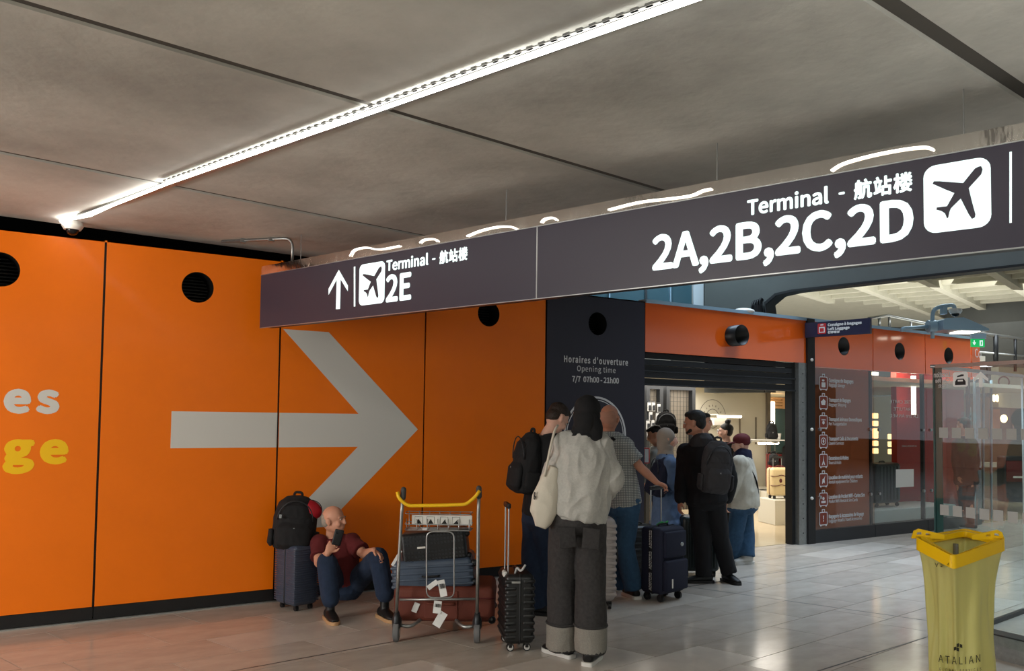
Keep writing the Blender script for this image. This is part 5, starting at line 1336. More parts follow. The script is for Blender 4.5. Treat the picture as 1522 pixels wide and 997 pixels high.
nt_p = D(961, 677, 9.72); b = B(); b.box(-.035, .035, -.012, .012, -.09, .09, bev=.006); o = b.done('notice_holder', 'red_print'); o.location = nt_p; o.rotation_euler = (0, 0, rot(0)); tag(o, 'small white notice in a red frame at the left edge of the shop opening', 'notice')
b = B(); b.box(-.024, .022, -.0135, -.012, -.078, .078); b.done('paper_sheet', 'paper', o)
# ================================================================== PEOPLE
FIG = {}
def person(label, Zb, J, feet, S=1.0, a=0.0, headpose=(0, 0, 0), skin='skin', vox=.008, top=None, bottom=None, hair=None, shoes='black', sole='sole_white',
           wide=(.085, .06, .045), toe=None, hands=True, sleeve='long', tor=(.165, .135, .165, .175), tde=(.11, .095, .115, .09), slr=(.062, .052, .042), hem=None, toff=.018, topw=.008, face=True, handdir=None, skirt=None, name='person', blen=1.0, headscale=1.0):
    root = thing(name, label, 'person', feet, 0)
    def L(q):
        if isinstance(q, V3): return q.copy()
        px, py, dz = (q + (0,))[:3] if len(q) == 2 else q
        return W2L(root, D(px, py, Zb + dz))
    j = {k: L(v) for k, v in J.items()}
    hip, neck, head = j['hip'], j['neck'], j['head']
    s0, s1 = j['s0'], j['s1']; xd = (s1 - s0); xdh = xd.normalized()
    mid = (s0 + s1) / 2
    Rh = Matrix.Rotation(math.radians(a + headpose[0]), 4, 'Z') @ Matrix.Rotation(math.radians(headpose[1]), 4, 'X') @ Matrix.Rotation(math.radians(headpose[2]), 4, 'Y')
    HS = S * headscale
    hx = xdh * .09 * S
    h0, h1 = hip - xdh * .085 * S, hip + xdh * .085 * S
    def torso(b, add, lo=0.0, top_=True):
        n = neck; c = hip.lerp(n, .62); w = hip.lerp(n, .3)
        rg = [(hip + (hip - n).normalized() * lo, (tor[0]) * S + add, tde[0] * S + add), (hip.lerp(n, .02), tor[0] * S + add, tde[0] * S + add), (w, tor[1] * S + add, tde[1] * S + add), (c, tor[2] * S + add, tde[2] * S + add), (hip.lerp(n, .84), tor[3] * S * .94 + add, tde[3] * S + add)]
        if top_: rg += [(hip.lerp(n, .93), tor[3] * S * .72 + add, tde[3] * S * .85 + add), (n, .075 * S + add, .07 * S + add)]
        b.loft(rg, xdh, 28)
    arms = [(s0, j['e0'], j['w0']), (s1, j['e1'], j['w1'])]
    legs = [(h0, j['k0'], j['a0']), (h1, j['k1'], j['a1'])] if 'k0' in j else []
    # ---- body, one continuous surface
    b = B(); torso(b, 0.0)
    b.limb([neck - (head - neck) * .1, neck.lerp(head, .6)], [.056 * S, .054 * S])
    hm = Matrix.Translation(head) @ Rh
    def hb(c, r, rx=0): 
        t = bmesh.new(); bmesh.ops.create_uvsphere(t, u_segments=24, v_segments=16, radius=1); bmesh.ops.scale(t, vec=[q * HS for q in r], verts=t.verts)
        if rx: bmesh.ops.rotate(t, cent=(0, 0, 0), matrix=Matrix.Rotation(math.radians(rx), 3, 'X'), verts=t.verts)
        bmesh.ops.translate(t, vec=V3(c) * HS, verts=t.verts); b.add(t, hm)
    hb((0, -.008, .025), (.076, .094, .088)); hb((0, .025, -.035), (.060, .068, .078)); hb((0, .052, -.085), (.034, .032, .026)); hb((0, -.02, -.03), (.062, .07, .07))
    if face:
        hb((0, .092, -.012), (.013, .022, .024), -20); hb((0, .104, -.030), (.015, .015, .012))       # nose bridge, tip
        hb((0, .080, .018), (.050, .014, .010)); hb((0, .086, -.062), (.026, .010, .006)); hb((0, .083, -.072), (.024, .010, .006))   # brow, lips
        hb((.038, .066, -.035), (.022, .02, .025)); hb((-.038, .066, -.035), (.022, .02, .025))
    for s_ in (-1, 1): hb((s_ * .077, -.004, -.014), (.010, .020, .032)); hb((s_ * .085, -.010, -.006), (.008, .018, .026))
    for (s, e, w) in arms:
        b.limb([s, s.lerp(e, .5), e], [.052 * S, .047 * S, .040 * S]); b.limb([e, e.lerp(w, .35), w], [.040 * S, .040 * S, .026 * S])
    for (h, k, an) in legs:
        b.limb([h, h.lerp(k, .5), k], [.085 * S, .075 * S, .055 * S]); b.limb([k, k.lerp(an, .35), an], [.052 * S, .055 * S, .038 * S])
    if hands:
        for idx, (s, e, w) in enumerate(arms):
            hd = (handdir[idx] if handdir and handdir[idx] else None)
            d = (w - e).normalized(); side_ = None; curl = .5
            if hd:
                d = V3(hd[0]).normalized(); side_ = V3(hd[1]).normalized(); curl = hd[2]
            pn = side_ if side_ is not None else d.cross(V3((0, 1, 0))).normalized()      # palm normal
            ax = d.cross(pn).normalized()                                   # across the palm
            P0 = w + d * .02 * S; P1 = w + d * .085 * S
            b.loft([(w - d * .01, .026 * S, .022 * S), (P0, .032 * S, .018 * S), (w + d * .055 * S, .041 * S, .015 * S), (P1, .039 * S, .013 * S)], ax, 16)
            sgn = 1 if idx == 0 else -1
            if hd and len(hd) > 3: sgn = hd[3]
            for f, (o_, ln_) in enumerate(((-.031, .064), (-.0105, .076), (.0105, .080), (.031, .072))):
                c_ = curl * (1.0 + .12 * f); base = P1 - d * .01 + ax * o_ * S * 1.0
                pts = [base]; dd = d.copy(); 
                for seg in (.45, .32, .23):
                    ang = c_ * (.55 if seg == .45 else 1.0)
                    dd = (Matrix.Rotation(ang, 3, ax) @ dd).normalized() if True else dd
                    if (dd - d).dot(pn) < 0 and ang > 0: dd = (Matrix.Rotation(-2 * ang, 3, ax) @ dd).normalized()
                    pts.append(pts[-1] + dd * ln_ * seg * S)
                b.limb(pts, [.0092 * S, .0088 * S, .0082 * S, .0075 * S], pn, 10)
            tb = w + d * .03 * S + ax * sgn * .030 * S; td = (d * .6 + ax * sgn * .8 + pn * .25).normalized()
            b.limb([tb, tb + td * .032 * S, tb + (td * .032 + (d * .85 + pn * .45 + ax * sgn * .15).normalized() * .03) * S], [.0125 * S, .0105 * S, .0085 * S], pn, 10)
    body = b.remesh('body', skin, vox, root, 3)
    # ---- eyes and brows
    if face:
        for s_ in (-1, 1):
            eb = B(); eb.ball(hm @ (V3((s_ * .031, .083, .002)) * HS), (.0115 * HS, .006 * HS, .0065 * HS), Rh.to_4x4(), 12, 8); ey = eb.done('eye', 'eye_white', root, True)
            ib = B(); ib.ball(hm @ (V3((s_ * .031, .0885, .002)) * HS), (.0052 * HS, .0025 * HS, .0052 * HS), Rh.to_4x4(), 10, 6); ib.done('iris', 'ink', ey, True)
            bb_ = B(); bb_.limb([hm @ (V3((s_ * .016, .094, .016)) * HS), hm @ (V3((s_ * .032, .093, .021)) * HS), hm @ (V3((s_ * .047, .082, .017)) * HS)], [.0035 * HS, .004 * HS, .0025 * HS], (0, 0, 1), 8)
            bb_.done('eyebrow', hair[0] if hair and hair[0] not in ('hijab_beige',) else 'hair_brown', root, True)
    # ---- top
    if top:
        b = B(); lo = .0 if hem is None else hem
        torso(b, toff + .004, lo)
        for s_, q in ((-1, s0), (1, s1)): b.ball(q, (slr[0] * 1.08 * S + .006))
        for (s, e, w) in arms:
            if sleeve == 'long': b.limb([s, s.lerp(e, .5), e], [slr[0] * S * 1.1, slr[0] * S, slr[1] * S]); b.limb([e, e.lerp(w, .5), e.lerp(w, .93)], [slr[1] * S, slr[1] * S * .95, slr[2] * S])
            elif sleeve == 'short':
                q = s.lerp(e, .72); dd = (e - s).normalized(); xx = dd.cross(V3((0, 0, 1))) if abs(dd.z) < .95 else V3((1, 0, 0))
                b.loft([(s, slr[0] * S * 1.05, slr[0] * S * 1.05), (s.lerp(e, .4), slr[0] * S, slr[0] * S), (q, slr[1] * S * 1.12, slr[1] * S * 1.12)], xx, 18)
        b.remesh('top', top, vox, root, 4, topw, 8.0)
        if hem is not None and sleeve == 'long' and topw > .007:
            b = B(); hp = hip + (hip - neck).normalized() * hem; b.loft([(hp + (hip - neck).normalized() * .028, tor[0] * S + toff - .012, tde[0] * S + toff - .008), (hp - (hip - neck).normalized() * .025, tor[0] * S + toff + .002, tde[0] * S + toff + .004)], xdh, 28)
            b.remesh('hem_band', top, vox, root, 3, .002, 8)
    # ---- trousers or skirt
    if bottom and not skirt:
        b = B()
        b.loft([(hip + V3((0, 0, .10 * S)), tor[1] * S + .012, tde[1] * S + .012), (hip + V3((0, 0, .03 * S)), tor[0] * S + .012, tde[0] * S + .016), (hip - V3((0, 0, .06 * S)), tor[0] * S + .012, tde[0] * S + .018), (hip - V3((0, 0, .12 * S)), tor[0] * S * .7, tde[0] * S * .8)], xdh, 24)
        for (h, k, an) in legs:
            e_ = an + (an - k).normalized() * .02
            R = [(h + (h - k).normalized() * .03, wide[0] * 1.0 * S, wide[0] * S * 1.1), (h.lerp(k, .5), (wide[0] + wide[1]) / 2 * S, (wide[0] + wide[1]) / 2 * S * 1.05), (k, wide[1] * S, wide[1] * S), (k.lerp(an, .5), (wide[1] + wide[2]) / 2 * S, (wide[1] + wide[2]) / 2 * S), (e_, wide[2] * S, wide[2] * S * 1.08)]
            dk = (k - h).normalized()
            if dk.dot((an - k).normalized()) < .6:
                b.limb([h, h.lerp(k, .5), k], [wide[0] * S, (wide[0] + wide[1]) / 2 * S, wide[1] * S]); b.limb([k, k.lerp(an, .5), an], [wide[1] * S, (wide[1] + wide[2]) / 2 * S, wide[2] * S])
            else: b.loft(R, xdh, 22)
        b.remesh('trousers', bottom, vox, root, 4, .006, 7.0)
    if skirt:
        b = B(); z0 = skirt[0]; hw_ = hip + V3((0, 0, .1))
        foot = V3((hip.x + skirt[2], hip.y, z0))
        b.loft([(hw_, tor[1] * S + .02, tde[1] * S + .02), (hip, tor[0] * S + .02, tde[0] * S + .03), (hip.lerp(foot, .45), tor[0] * S + .035, tde[0] * S + .05), (hip.lerp(foot, .5), tor[0] * S + .055, tde[0] * S + .07), (foot, skirt[1], skirt[1] * .8)], xdh, 30)
        b.remesh('skirt', bottom, vox, root, 3, .010, 9.0)
    # ---- shoes
    for idx, (h, k, an) in enumerate(legs):
        td = V3(toe[idx]).normalized() if toe else (Rh @ V3((0, 1, 0))).normalized(); td.z = 0; td.normalize()
        base = V3((an.x, an.y, 0)); xx = td.cross(V3((0, 0, 1)))
        lz = 0 if not (toe and len(toe) > 2) else 0
        b = B(); b.loft([(base - td * .085 * S + V3((0, 0, .045)), .028, .03), (base - td * .06 * S + V3((0, 0, .05)), .038, .042), (base + td * .0 + V3((0, 0, .055)), .040, .048), (base + td * .07 * S + V3((0, 0, .045)), .045, .034), (base + td * .13 * S + V3((0, 0, .035)), .042, .024), (base + td * .17 * S + V3((0, 0, .03)), .026, .016)], xx, 20)
        b.limb([base + V3((0, 0, .05)), base.lerp(an, .6) + V3((0, 0, .03))], [.038, .036])
        sh = b.remesh('shoe', shoes, .006, root, 3)
        b = B(); pts = [(-.098, .026), (-.09, .038), (-.03, .040), (.04, .042), (.10, .049), (.15, .042), (.18, .02), (.183, 0)]
        prof = [(u_, v_) for u_, v_ in pts] + [(u_, -v_) for u_, v_ in pts[::-1]]
        me = flat_mesh([prof], .026); o = link('sole', me, sole, sh)
        me.transform(Matrix(((td.x * S, xx.x, 0, base.x), (td.y * S, xx.y, 0, base.y), (0, 0, 1, .001), (0, 0, 0, 1))))
    # ---- hair
    if hair:
        kind = hair[1]; b = B()
        def bb3(c, r, rx=0): 
            t = bmesh.new(); bmesh.ops.create_uvsphere(t, u_segments=24, v_segments=16, radius=1); bmesh.ops.scale(t, vec=[q * HS for q in r], verts=t.verts)
            if rx: bmesh.ops.rotate(t, cent=(0, 0, 0), matrix=Matrix.Rotation(math.radians(rx), 3, 'X'), verts=t.verts)
            bmesh.ops.translate(t, vec=V3(c) * HS, verts=t.verts); b.add(t, hm)
        if kind == 'short':
            bb3((0, -.022, .046), (.080, .092, .076)); bb3((0, -.052, -.006), (.074, .056, .070)); bb3((0, .03, .080), (.060, .054, .034)); nm = 'hair'
        elif kind == 'bun':
            bb3((0, -.020, .045), (.083, .098, .080)); bb3((0, -.04, .0), (.080, .07, .085)); bb3((0, -.03, .145), (.042, .042, .038)); bb3((.02, -.05, .16), (.028, .028, .028)); nm = 'hair'
        elif kind == 'fringe':
            bb3((0, -.045, -.015), (.078, .058, .055)); bb3((0, -.06, .02), (.07, .045, .05)); nm = 'hair'
        elif kind == 'hijab':
            bb3((0, -.014, .025), (.088, .104, .102)); bb3((0, -.02, -.02), (.092, .070, .075)); bb3((0, -.03, -.06), (.078, .082, .10))
            n2 = neck + V3((0, 0, .01))
            b.loft([(head - V3((0, 0, .06)) * S, .076 * S, .08 * S), (neck + V3((0, 0, .04)), .074 * S, .082 * S), (neck - V3((0, 0, .01)), .092 * S, .092 * S), (neck - V3((0, 0, .045)) + Rh @ V3((0, -.01, 0)), .115 * S, .09 * S)], xdh, 24); nm = 'hijab'
        elif kind == 'cap':
            bb3((0, -.015, .055), (.094, .108, .078)); bb3((0, -.03, .02), (.09, .09, .05)); nm = 'cap'
        if kind == 'hijab' and face:      # opening for the face: the face pushes forward out of the cloth
            pass
        o = b.remesh(nm, hair[0], min(vox, .007), root, 3, .003 if kind in ('short', 'hijab', 'bun') else 0, 12 if kind != 'hijab' else 9)
        if kind == 'cap':
            b = B(); b.loft([(hm @ (V3((0, .06, .03)) * HS), .07 * HS, .012), (hm @ (V3((0, .12, .025)) * HS), .062 * HS, .008), (hm @ (V3((0, .165, .012)) * HS), .035 * HS, .006)], Rh @ V3((1, 0, 0)), 20); b.done('cap_peak', hair[0], o, True)
    root['_'] = 0; del root['_']
    return root, j, hm
def gfeet(px, py): p = G(px, py); return (p.x, p.y, 0)
bpy.context.view_layer.update()
# woman in the grey sweatshirt, nearest figure
w1, j1, h1m = person('person in black headscarf, grey sweatshirt and wide jeans with turned up cuffs', 5.6,
    dict(head=(873, 616, .03), neck=(868, 644, .0), hip=(858, 765, 0), s0=(840, 662, 0), s1=(890, 664, .02), e0=(822, 712, .0), w0=(838, 735, .22), e1=(909, 709, .0), w1=(886, 730, .24),
         k0=(836, 868, .07), k1=(878, 870, -.05), a0=(836, 958, .10), a1=(878, 963, -.06)), gfeet(857, 979), S=1.02, a=-12, headpose=(-5, -22, 0), vox=.006,
    top='grey_sweat', bottom='black_denim', hair=('black_cloth', 'hijab'), wide=(.102, .098, .104), tor=(.168, .178, .185, .150), tde=(.125, .13, .13, .095), slr=(.080, .078, .055), hem=-.01, toff=.022, topw=.015, shoes='black', toe=((-.55, .6, 0), (.35, .9, 0)), face=False)
for o in w1.children:
    if o.name.split('.')[0] in ('top', 'hem_band'):
        hp, nkz = j1['hip'], j1['neck'].z
        for v in o.data.vertices:
            f = max(0, min(1, 1 - (v.co.z - hp.z) / (nkz - hp.z) * 1.4)); v.co.z -= f * (.16 * (v.co.x - hp.x) + .02)
for s_ in (-1, 1):
    bt = j1['hip'] + V3((s_ * .075, 0, -.13)); b = B(); b.box(-.055, .055, -.006, .006, -.065, .065, Matrix.Translation((bt.x, bt.y - .152 - (.03 if s_ > 0 else -.005), bt.z)) @ Matrix.Rotation(math.radians(-6 * s_), 4, 'Z') @ Matrix.Rotation(math.radians(4 * s_), 4, 'Y'), bev=.005); b.done('back_pocket', 'black_denim', w1, True, 40)
for k, an, kn in ((0, j1['a0'], j1['k0']), (1, j1['a1'], j1['k1'])):
    b = B(); b.loft([(an.lerp(kn, .37), .106, .112), (an.lerp(kn, .30), .107, .113), (an.lerp(kn, .02), .108, .114), (an + (an - kn) * .03, .108, .114)], (1, 0, 0), 26)
    o = b.remesh('turned_cuff', 'denim_inside', .006, w1, 3, .006, 7); 
    b = B(); q = an.lerp(kn, .375); b.tube([q + V3((.109 * math.cos(t_ * math.pi / 16), .115 * math.sin(t_ * math.pi / 16), 0)) for t_ in range(32)], .007, 6, closed=True); b.done('cuff_edge', 'black_denim', o, True)
# scarf tail falling on the shoulders
b = B(); nk = j1['neck']
b.loft([(nk + V3((.02, -.015, .12)), .072, .07), (nk + V3((.03, -.035, .05)), .085, .06), (nk + V3((.05, -.055, .0)), .078, .035), (nk + V3((.085, -.055, -.045)), .035, .02)], (1, 0, 0), 20)
b.remesh('scarf_tail', 'black_cloth', .006, w1, 3, .006, 10)
for s_ in (-1,):
    for (x, y) in ((-.10, .0), (.07, .0)): pass
# tote bag
tb = thing('tote_bag', 'cream canvas tote bag hanging from the left shoulder of the grey sweatshirt', 'bag', tuple(D(808, 782, 5.5)), 0)
def TB(px, py, dz=0.0): return W2L(tb, D(px, py, 5.5 + dz))
b = B(); b.loft([(TB(823, 694), .032, .03), (TB(817, 710), .055, .035), (TB(811, 738), .082, .05), (TB(808, 760), .088, .055), (TB(805, 775), .060, .045), (TB(803, 783), .035, .03)], (1, 0, 0), 26)
b.remesh('bag_body', 'canvas', .006, tb, 3, .008, 7)
for dz in (-.04, .05):
    b = B(); b.tube([TB(809, 708, dz), TB(813, 690, dz), TB(818, 665, dz), TB(824, 640, .05), TB(829, 632, .1)], .008, 8, fillet=.05); b.done('strap', 'canvas', tb, True)
me = text_mesh('g.', .001, .02); bb = bounds(me); q0, q1 = TB(790.5, 740, -.06), TB(795, 732, -.06)
me.transform(Matrix.Translation((-bb[0], -bb[2], 0))); me.transform(Matrix.Diagonal(((q1.x - q0.x) / (bb[1] - bb[0]), .05 / (bb[3] - bb[2]), 1, 1))); me.transform(frame(V3((q0.x + .012, -.052, q0.z - .012)), V3((.8, -.6, 0)), V3((-.6, -.8, 0)))); link('bag_lettering', me, 'ink', tb)
# young man with black backpack
w2, j2, h2m = person('person in black shirt and blue jeans bowing the head, facing right beside the headscarf', 6.95,
    dict(head=(829, 621, .02), neck=(812, 648, -.02), hip=(802, 765, 0), s0=(790, 668, .14), s1=(822, 668, -.12), e0=(812, 715, .3), w0=(835, 735, .3), e1=(828, 715, .1), w1=(848, 730, .2),
         k0=(790, 835, -.02), k1=(806, 835, .0), a0=(797, 900, -.06), a1=(814, 898, .0)), gfeet(806, 912), S=1.0, a=-58, headpose=(0, -38, 0), skin='skin_pale', vox=.008, top='black_cloth', bottom='blue_denim', hair=('hair_brown', 'short'), wide=(.095, .08, .075), sleeve='short', hem=.0, shoes='black', sole='black', toe=((.8, -.2, 0), (.8, .4, 0)), slr=(.065, .06, .05))
backpack('full black backpack worn by the person in the black shirt', tuple(D(778, 733, 6.85)), -68, .30, .50, .24, 'black_fabric', (-6, 0), straps=True)
# older man in the checked shirt
w3, j3, h3m = person('person in grey checked short sleeved shirt and blue jeans holding a suitcase handle', 7.6,
    dict(head=(906, 621, .0), neck=(904, 645, .0), hip=(921, 745, .05), s0=(882, 666, .05), s1=(928, 664, -.02), e0=(878, 710, .1), w0=(880, 735, .25), e1=(952, 695, -.06), w1=(976, 717, -.05),
         k0=(915, 812, .1), k1=(928, 812, .0), a0=(920, 872, .35), a1=(941, 872, .0)), gfeet(935, 888), S=1.03, a=-15, headpose=(-8, -4, 0), skin='skin_dark', vox=.0075, top='plaid', bottom='mid_denim', hair=('stubble', 'fringe'), wide=(.105, .085, .082), sleeve='short', hem=.03, topw=.006,
    shoes='black', toe=((.2, .9, 0), (-.3, .9, 0)), tor=(.17, .165, .175, .17), tde=(.125, .13, .125, .095), slr=(.075, .075, .05), handdir=(None, ((.9, 0, -.35), (0, -.3, -1), 1.2)), headscale=1.02)
b = B(); q = j3['neck']; b.loft([(q + V3((0, 0, -.03)), .105, .095), (q + V3((0, 0, .025)), .078, .075)], (1, 0, 0), 22); b.remesh('collar', 'plaid', .007, w3, 2)
b = B(); b.tube([j3['s1'] + V3((-.10, -.10, .06)), q + V3((.02, -.10, -.02)), q + V3((-.08, -.11, -.16)), j3['hip'] + V3((-.16, -.14, .05))], .012, 8, fillet=.08); st = b.done('shoulder_strap', 'black_fabric', w3, True)
# woman in beige hijab
w4, j4, h4m = person('person in beige hijab and long blue denim dress facing right in the queue', 8.9,
    dict(head=(991, 652, 0), neck=(989, 674, 0), hip=(990, 735, 0), s0=(990, 689, .16), s1=(996, 690, -.15), e0=(1003, 715, .15), w0=(1015, 722, .15), e1=(998, 716, -.17), w1=(1010, 728, -.12),
         k0=(988, 790, .08), k1=(992, 790, -.08), a0=(990, 838, .08), a1=(994, 838, -.08)), gfeet(992, 850), S=.94, a=-86, headpose=(0, -2, 0), vox=.009, top='light_denim', bottom='light_denim', hair=('hijab_beige', 'hijab'), skirt=(.25, .22, .0), hem=.0, slr=(.075, .07, .045), toff=.015)
b = B(); fm = h4m; b.ball(fm @ V3((0, .055, -.02)), (.052, .058, .070), Matrix.Rotation(math.radians(-86), 4, 'Z')); b.remesh('face', 'skin_pale', .006, w4, 2)
b = B(); b.ball(fm @ V3((0, .112, -.03)), (.014, .012, .02)); b.done('nose', 'skin_pale', w4, True)
backpack('dark backpack worn low by the person in the beige hijab', tuple(D(974, 737, 8.8)), -80, .30, .42, .20, 'navy_fabric', (-12, 0))
# tall man in the dark coat
w5, j5, h5m = person('person in black hooded coat and black trousers looking left in the queue', 8.33,
    dict(head=(1032, 628, 0), neck=(1042, 655, .02), hip=(1049, 738, 0), s0=(1020, 672, .08), s1=(1072, 672, -.02), e0=(1014, 712, .05), w0=(1011, 742, .0), e1=(1086, 712, 0), w1=(1080, 742, .05),
         k0=(1044, 800, .0), k1=(1070, 800, .02), a0=(1046, 852, .0), a1=(1083, 848, .05)), gfeet(1062, 868), S=1.04, a=18, headpose=(46, -8, 0), skin='skin', vox=.008, top='coat_cloth', bottom='coat_cloth', hair=('hair_black', 'short'), wide=(.10, .085, .075), hem=.05, slr=(.078, .068, .055), tor=(.175, .175, .19, .185), tde=(.13, .13, .135, .11), toff=.02, shoes='black', sole='black',
    toe=((-.9, -.1, 0), (.3, -.8, 0)), handdir=(((-.1, 0, -1), (1, .2, 0), .35), None))
b = B(); q = j5['neck']; b.loft([(q + V3((.0, -.03, -.06)), .13, .10), (q + V3((0, -.03, .01)), .115, .095), (q + V3((0, -.01, .045)), .085, .08)], (1, 0, 0), 22); b.remesh('hood', 'charcoal_fabric', .008, w5, 3, .006, 9)
b = B(); b.limb([h5m @ V3((-.048, .035, -.07)), h5m @ V3((0, .08, -.088)), h5m @ V3((.048, .035, -.07))], [.020, .024, .020]); b.remesh('beard', 'hair_brown', .008, w5, 2)
backpack('dark grey backpack worn by the person in the black hooded coat', tuple(D(1062, 733, 7.98)), 8, .30, .50, .20, 'charcoal_fabric', (4, 3))
# person in cream sweater and maroon cap
w6, j6, h6m = person('person in cream sweater, maroon cap, navy scarf and blue jeans', 9.5,
    dict(head=(1101, 660, 0), neck=(1104, 677, .0), hip=(1103, 748, 0), s0=(1100, 688, -.14), s1=(1108, 688, .13), e0=(1090, 718, -.17), w0=(1080, 744, -.14), e1=(1100, 718, .2), w1=(1088, 742, .2),
         k0=(1093, 790, -.05), k1=(1109, 790, .06), a0=(1088, 824, .05), a1=(1109, 824, -.02)), gfeet(1103, 837), S=.93, a=80, headpose=(0, -6, 0), skin='skin_pale', vox=.009, top='cream_knit', bottom='mid_denim', hair=('cap_maroon', 'cap'), wide=(.10, .095, .10), hem=.02, slr=(.085, .085, .05), tor=(.19, .20, .185, .165), tde=(.17, .16, .13, .10), toff=.025, topw=.010, shoes='sole_white', toe=((-.9, -.2, 0), (-.9, -.3, 0)), handdir=(((-.3, 0, -1), (-1, 0, .2), .4), None))
b = B(); q = j6['neck']; b.loft([(q + V3((0, 0, -.04)), .11, .11), (q + V3((0, 0, .03)), .098, .10), (q + V3((.01, 0, .075)), .080, .085)], (1, 0, 0), 22); b.remesh('scarf', 'scarf_navy', .009, w6, 2, .006, 12)
b = B(); b.tube([j6['s1'] + V3((0, -.02, .09)), q + V3((0, -.12, -.06)), j6['hip'] + V3((.12, -.16, .28)), j6['hip'] + V3((.17, -.05, .1))], .009, 8, fillet=.1); b.done('bag_strap', 'black_fabric', w6, True)
# shop people further in
w7, j7, h7m = person('person in black with round glasses facing left just behind the maroon cap', 11.9,
    dict(head=(1078, 641, 0), neck=(1081, 657, 0), hip=(1083, 712, 0), s0=(1076, 668, -.12), s1=(1090, 668, .12), e0=(1072, 690, -.1), w0=(1070, 706, -.05), e1=(1090, 690, .15), w1=(1082, 706, .15),
         k0=(1080, 750, -.05), k1=(1084, 750, .06), a0=(1080, 784, -.05), a1=(1086, 784, .06)), gfeet(1082, 794), S=.95, a=62, headpose=(20, 2, 0), skin='skin_pale', vox=.011, top='coat_cloth', bottom='coat_cloth', hair=('hair_black', 'bun'), hem=.05)
for s_ in (-1, 1):
    b = B(); c_ = V3((s_ * .032, .103, .0)); b.tube([h7m @ (c_ + V3((.022 * math.cos(t_ * math.pi / 8), 0, .022 * math.sin(t_ * math.pi / 8)))) for t_ in range(16)], .003, 6, closed=True); b.done('glasses_rim', 'metal', w7, True)
w8, j8, h8m = person('person in black coat mostly hidden behind the black hooded coat', 10.6,
    dict(head=(1046, 627, 0), neck=(1046, 644, 0), hip=(1046, 720, 0), s0=(1034, 660, -.05), s1=(1060, 660, .05), e0=(1030, 690, 0), w0=(1034, 715, 0), e1=(1064, 690, 0), w1=(1060, 715, 0),
         k0=(1041, 765, 0), k1=(1052, 765, 0), a0=(1041, 805, 0), a1=(1052, 805, 0)), gfeet(1046, 815), S=1.0, a=-120, headpose=(0, 0, 0), skin='skin', vox=.011, top='coat_cloth', bottom='coat_cloth', hair=('hair_black', 'short'))
w9, j9, h9m = person('person in pale shirt looking down beside the grid display', 10.4,
    dict(head=(973, 646, 0), neck=(978, 663, 0), hip=(982, 735, 0), s0=(974, 676, -.14), s1=(986, 676, .14), e0=(966, 700, -.14), w0=(958, 715, -.1), e1=(975, 700, .16), w1=(964, 714, .16),
         k0=(978, 775, -.08), k1=(984, 775, .08), a0=(980, 812, -.08), a1=(986, 812, .08)), gfeet(982, 820), S=.95, a=82, headpose=(0, -22, 0), skin='skin', vox=.010, top='pale_shirt', bottom='blue_denim', hair=('hair_black', 'short'), hem=.0)
bkp = backpack('black backpack hanging high on the grid display behind the beige hijab', tuple(D(990, 646, 12.2)), 0, .30, .33, .18, 'void', low=False, vox=.010)
bkq = backpack('black bag standing on the glass shelf beside the white cup', tuple(D(1147, 653, 14.5) + V3((0, 0, .012))), 0, .19, .27, .13, 'black_fabric', low=False, vox=.010)
bkr = backpack('dark round bag behind the raised handle of the cream suitcase', tuple(D(1150, 692, 13.75)), 0, .16, .20, .14, 'black_fabric', low=False, vox=.010)
# dark coat rack figure at the door edge
w10, j10, h10m = person('person all in black half hidden by the right shutter guide', 14.6,
    dict(head=(1182, 640, 0), neck=(1182, 656, 0), hip=(1182, 708, 0), s0=(1171, 668, 0), s1=(1195, 668, 0), e0=(1167, 694, 0), w0=(1168, 715, -.05), e1=(1199, 694, 0), w1=(1198, 715, 0),
         k0=(1177, 745, 0), k1=(1187, 745, 0), a0=(1177, 757, 0), a1=(1187, 757, 0)), gfeet(1182, 765), S=.96, a=20, skin='skin', vox=.012, top='black_cloth', bottom='black_cloth', hair=('hair_black', 'short'), hem=.25, slr=(.08, .075, .06), hands=False)
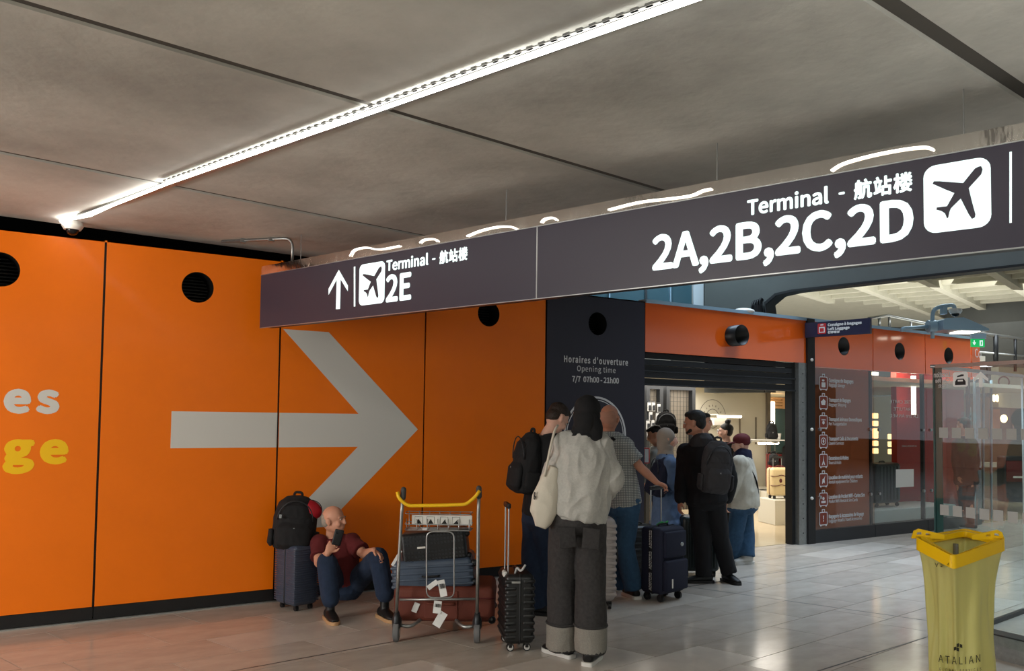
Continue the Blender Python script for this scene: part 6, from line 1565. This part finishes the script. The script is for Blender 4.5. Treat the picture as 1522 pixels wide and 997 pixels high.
# man sitting against the wall
w11, j11, h11m = person('person in dark red shirt sitting on the floor against the orange wall', 7.02,
    dict(head=(496, 772, .0), neck=(494, 798, .06), hip=(512, 868, .10), s0=(475, 808, .0), s1=(522, 806, .08), e0=(474, 836, -.16), w0=(487, 822, -.34), e1=(542, 824, -.06), w1=(556, 818, -.26),
         k0=(486, 836, -.30), k1=(562, 828, -.24), a0=(491, 890, -.42), a1=(572, 882, -.34)), gfeet(510, 893), S=1.0, a=-62, headpose=(-46, 4, 0), skin='skin', vox=.0058, top='maroon_shirt', bottom='blue_denim', hair=('hair_grey', 'fringe'), wide=(.095, .080, .070), sleeve='short', hem=-.01, toff=.014, topw=.006, shoes='black', sole='sole_gum',
    toe=((.45, -.9, 0), (.55, -.8, 0)), tor=(.15, .14, .165, .165), slr=(.068, .066, .05), handdir=(((.45, -.1, .85), (.35, -.9, .0), .75, 1), ((.75, -.5, -.35), (-.2, -.3, -.95), .55, -1)))
ph = thing('phone', 'black phone held up by the person sitting on the floor', 'phone', tuple(D(502, 799, 6.60)), 20)
b = B(); b.box(-.036, .036, -.005, .005, -.06, .065, Matrix.Rotation(math.radians(14), 4, 'Y'), bev=.008, seg=3); b.done('case', 'black_plastic', ph, True, 40)
b = B(); b.box(-.026, -.006, -.0085, -.004, .030, .052, Matrix.Rotation(math.radians(14), 4, 'Y'), bev=.003); b.done('camera_bump', 'dark_glass', ph)
# figure added beyond the glass for a person's reflection in it
w12, j12, h12m = person('person in dark clothes added beyond the glass barrier for a reflection', 13.0,
    dict(head=(1432, 632, 0), neck=(1434, 648, 0), hip=(1436, 706, 0), s0=(1424, 660, 0), s1=(1445, 660, 0), e0=(1421, 684, 0), w0=(1424, 706, -.05), e1=(1450, 684, 0), w1=(1446, 706, .1),
         k0=(1431, 745, .05), k1=(1441, 742, -.15), a0=(1430, 775, .25), a1=(1443, 776, -.2)), gfeet(1437, 784), S=1.0, a=30, skin='skin', vox=.012, top=('charcoal_fabric'), bottom='coat_cloth', hair=('hair_brown', 'short'), hem=.12, slr=(.075, .07, .05))
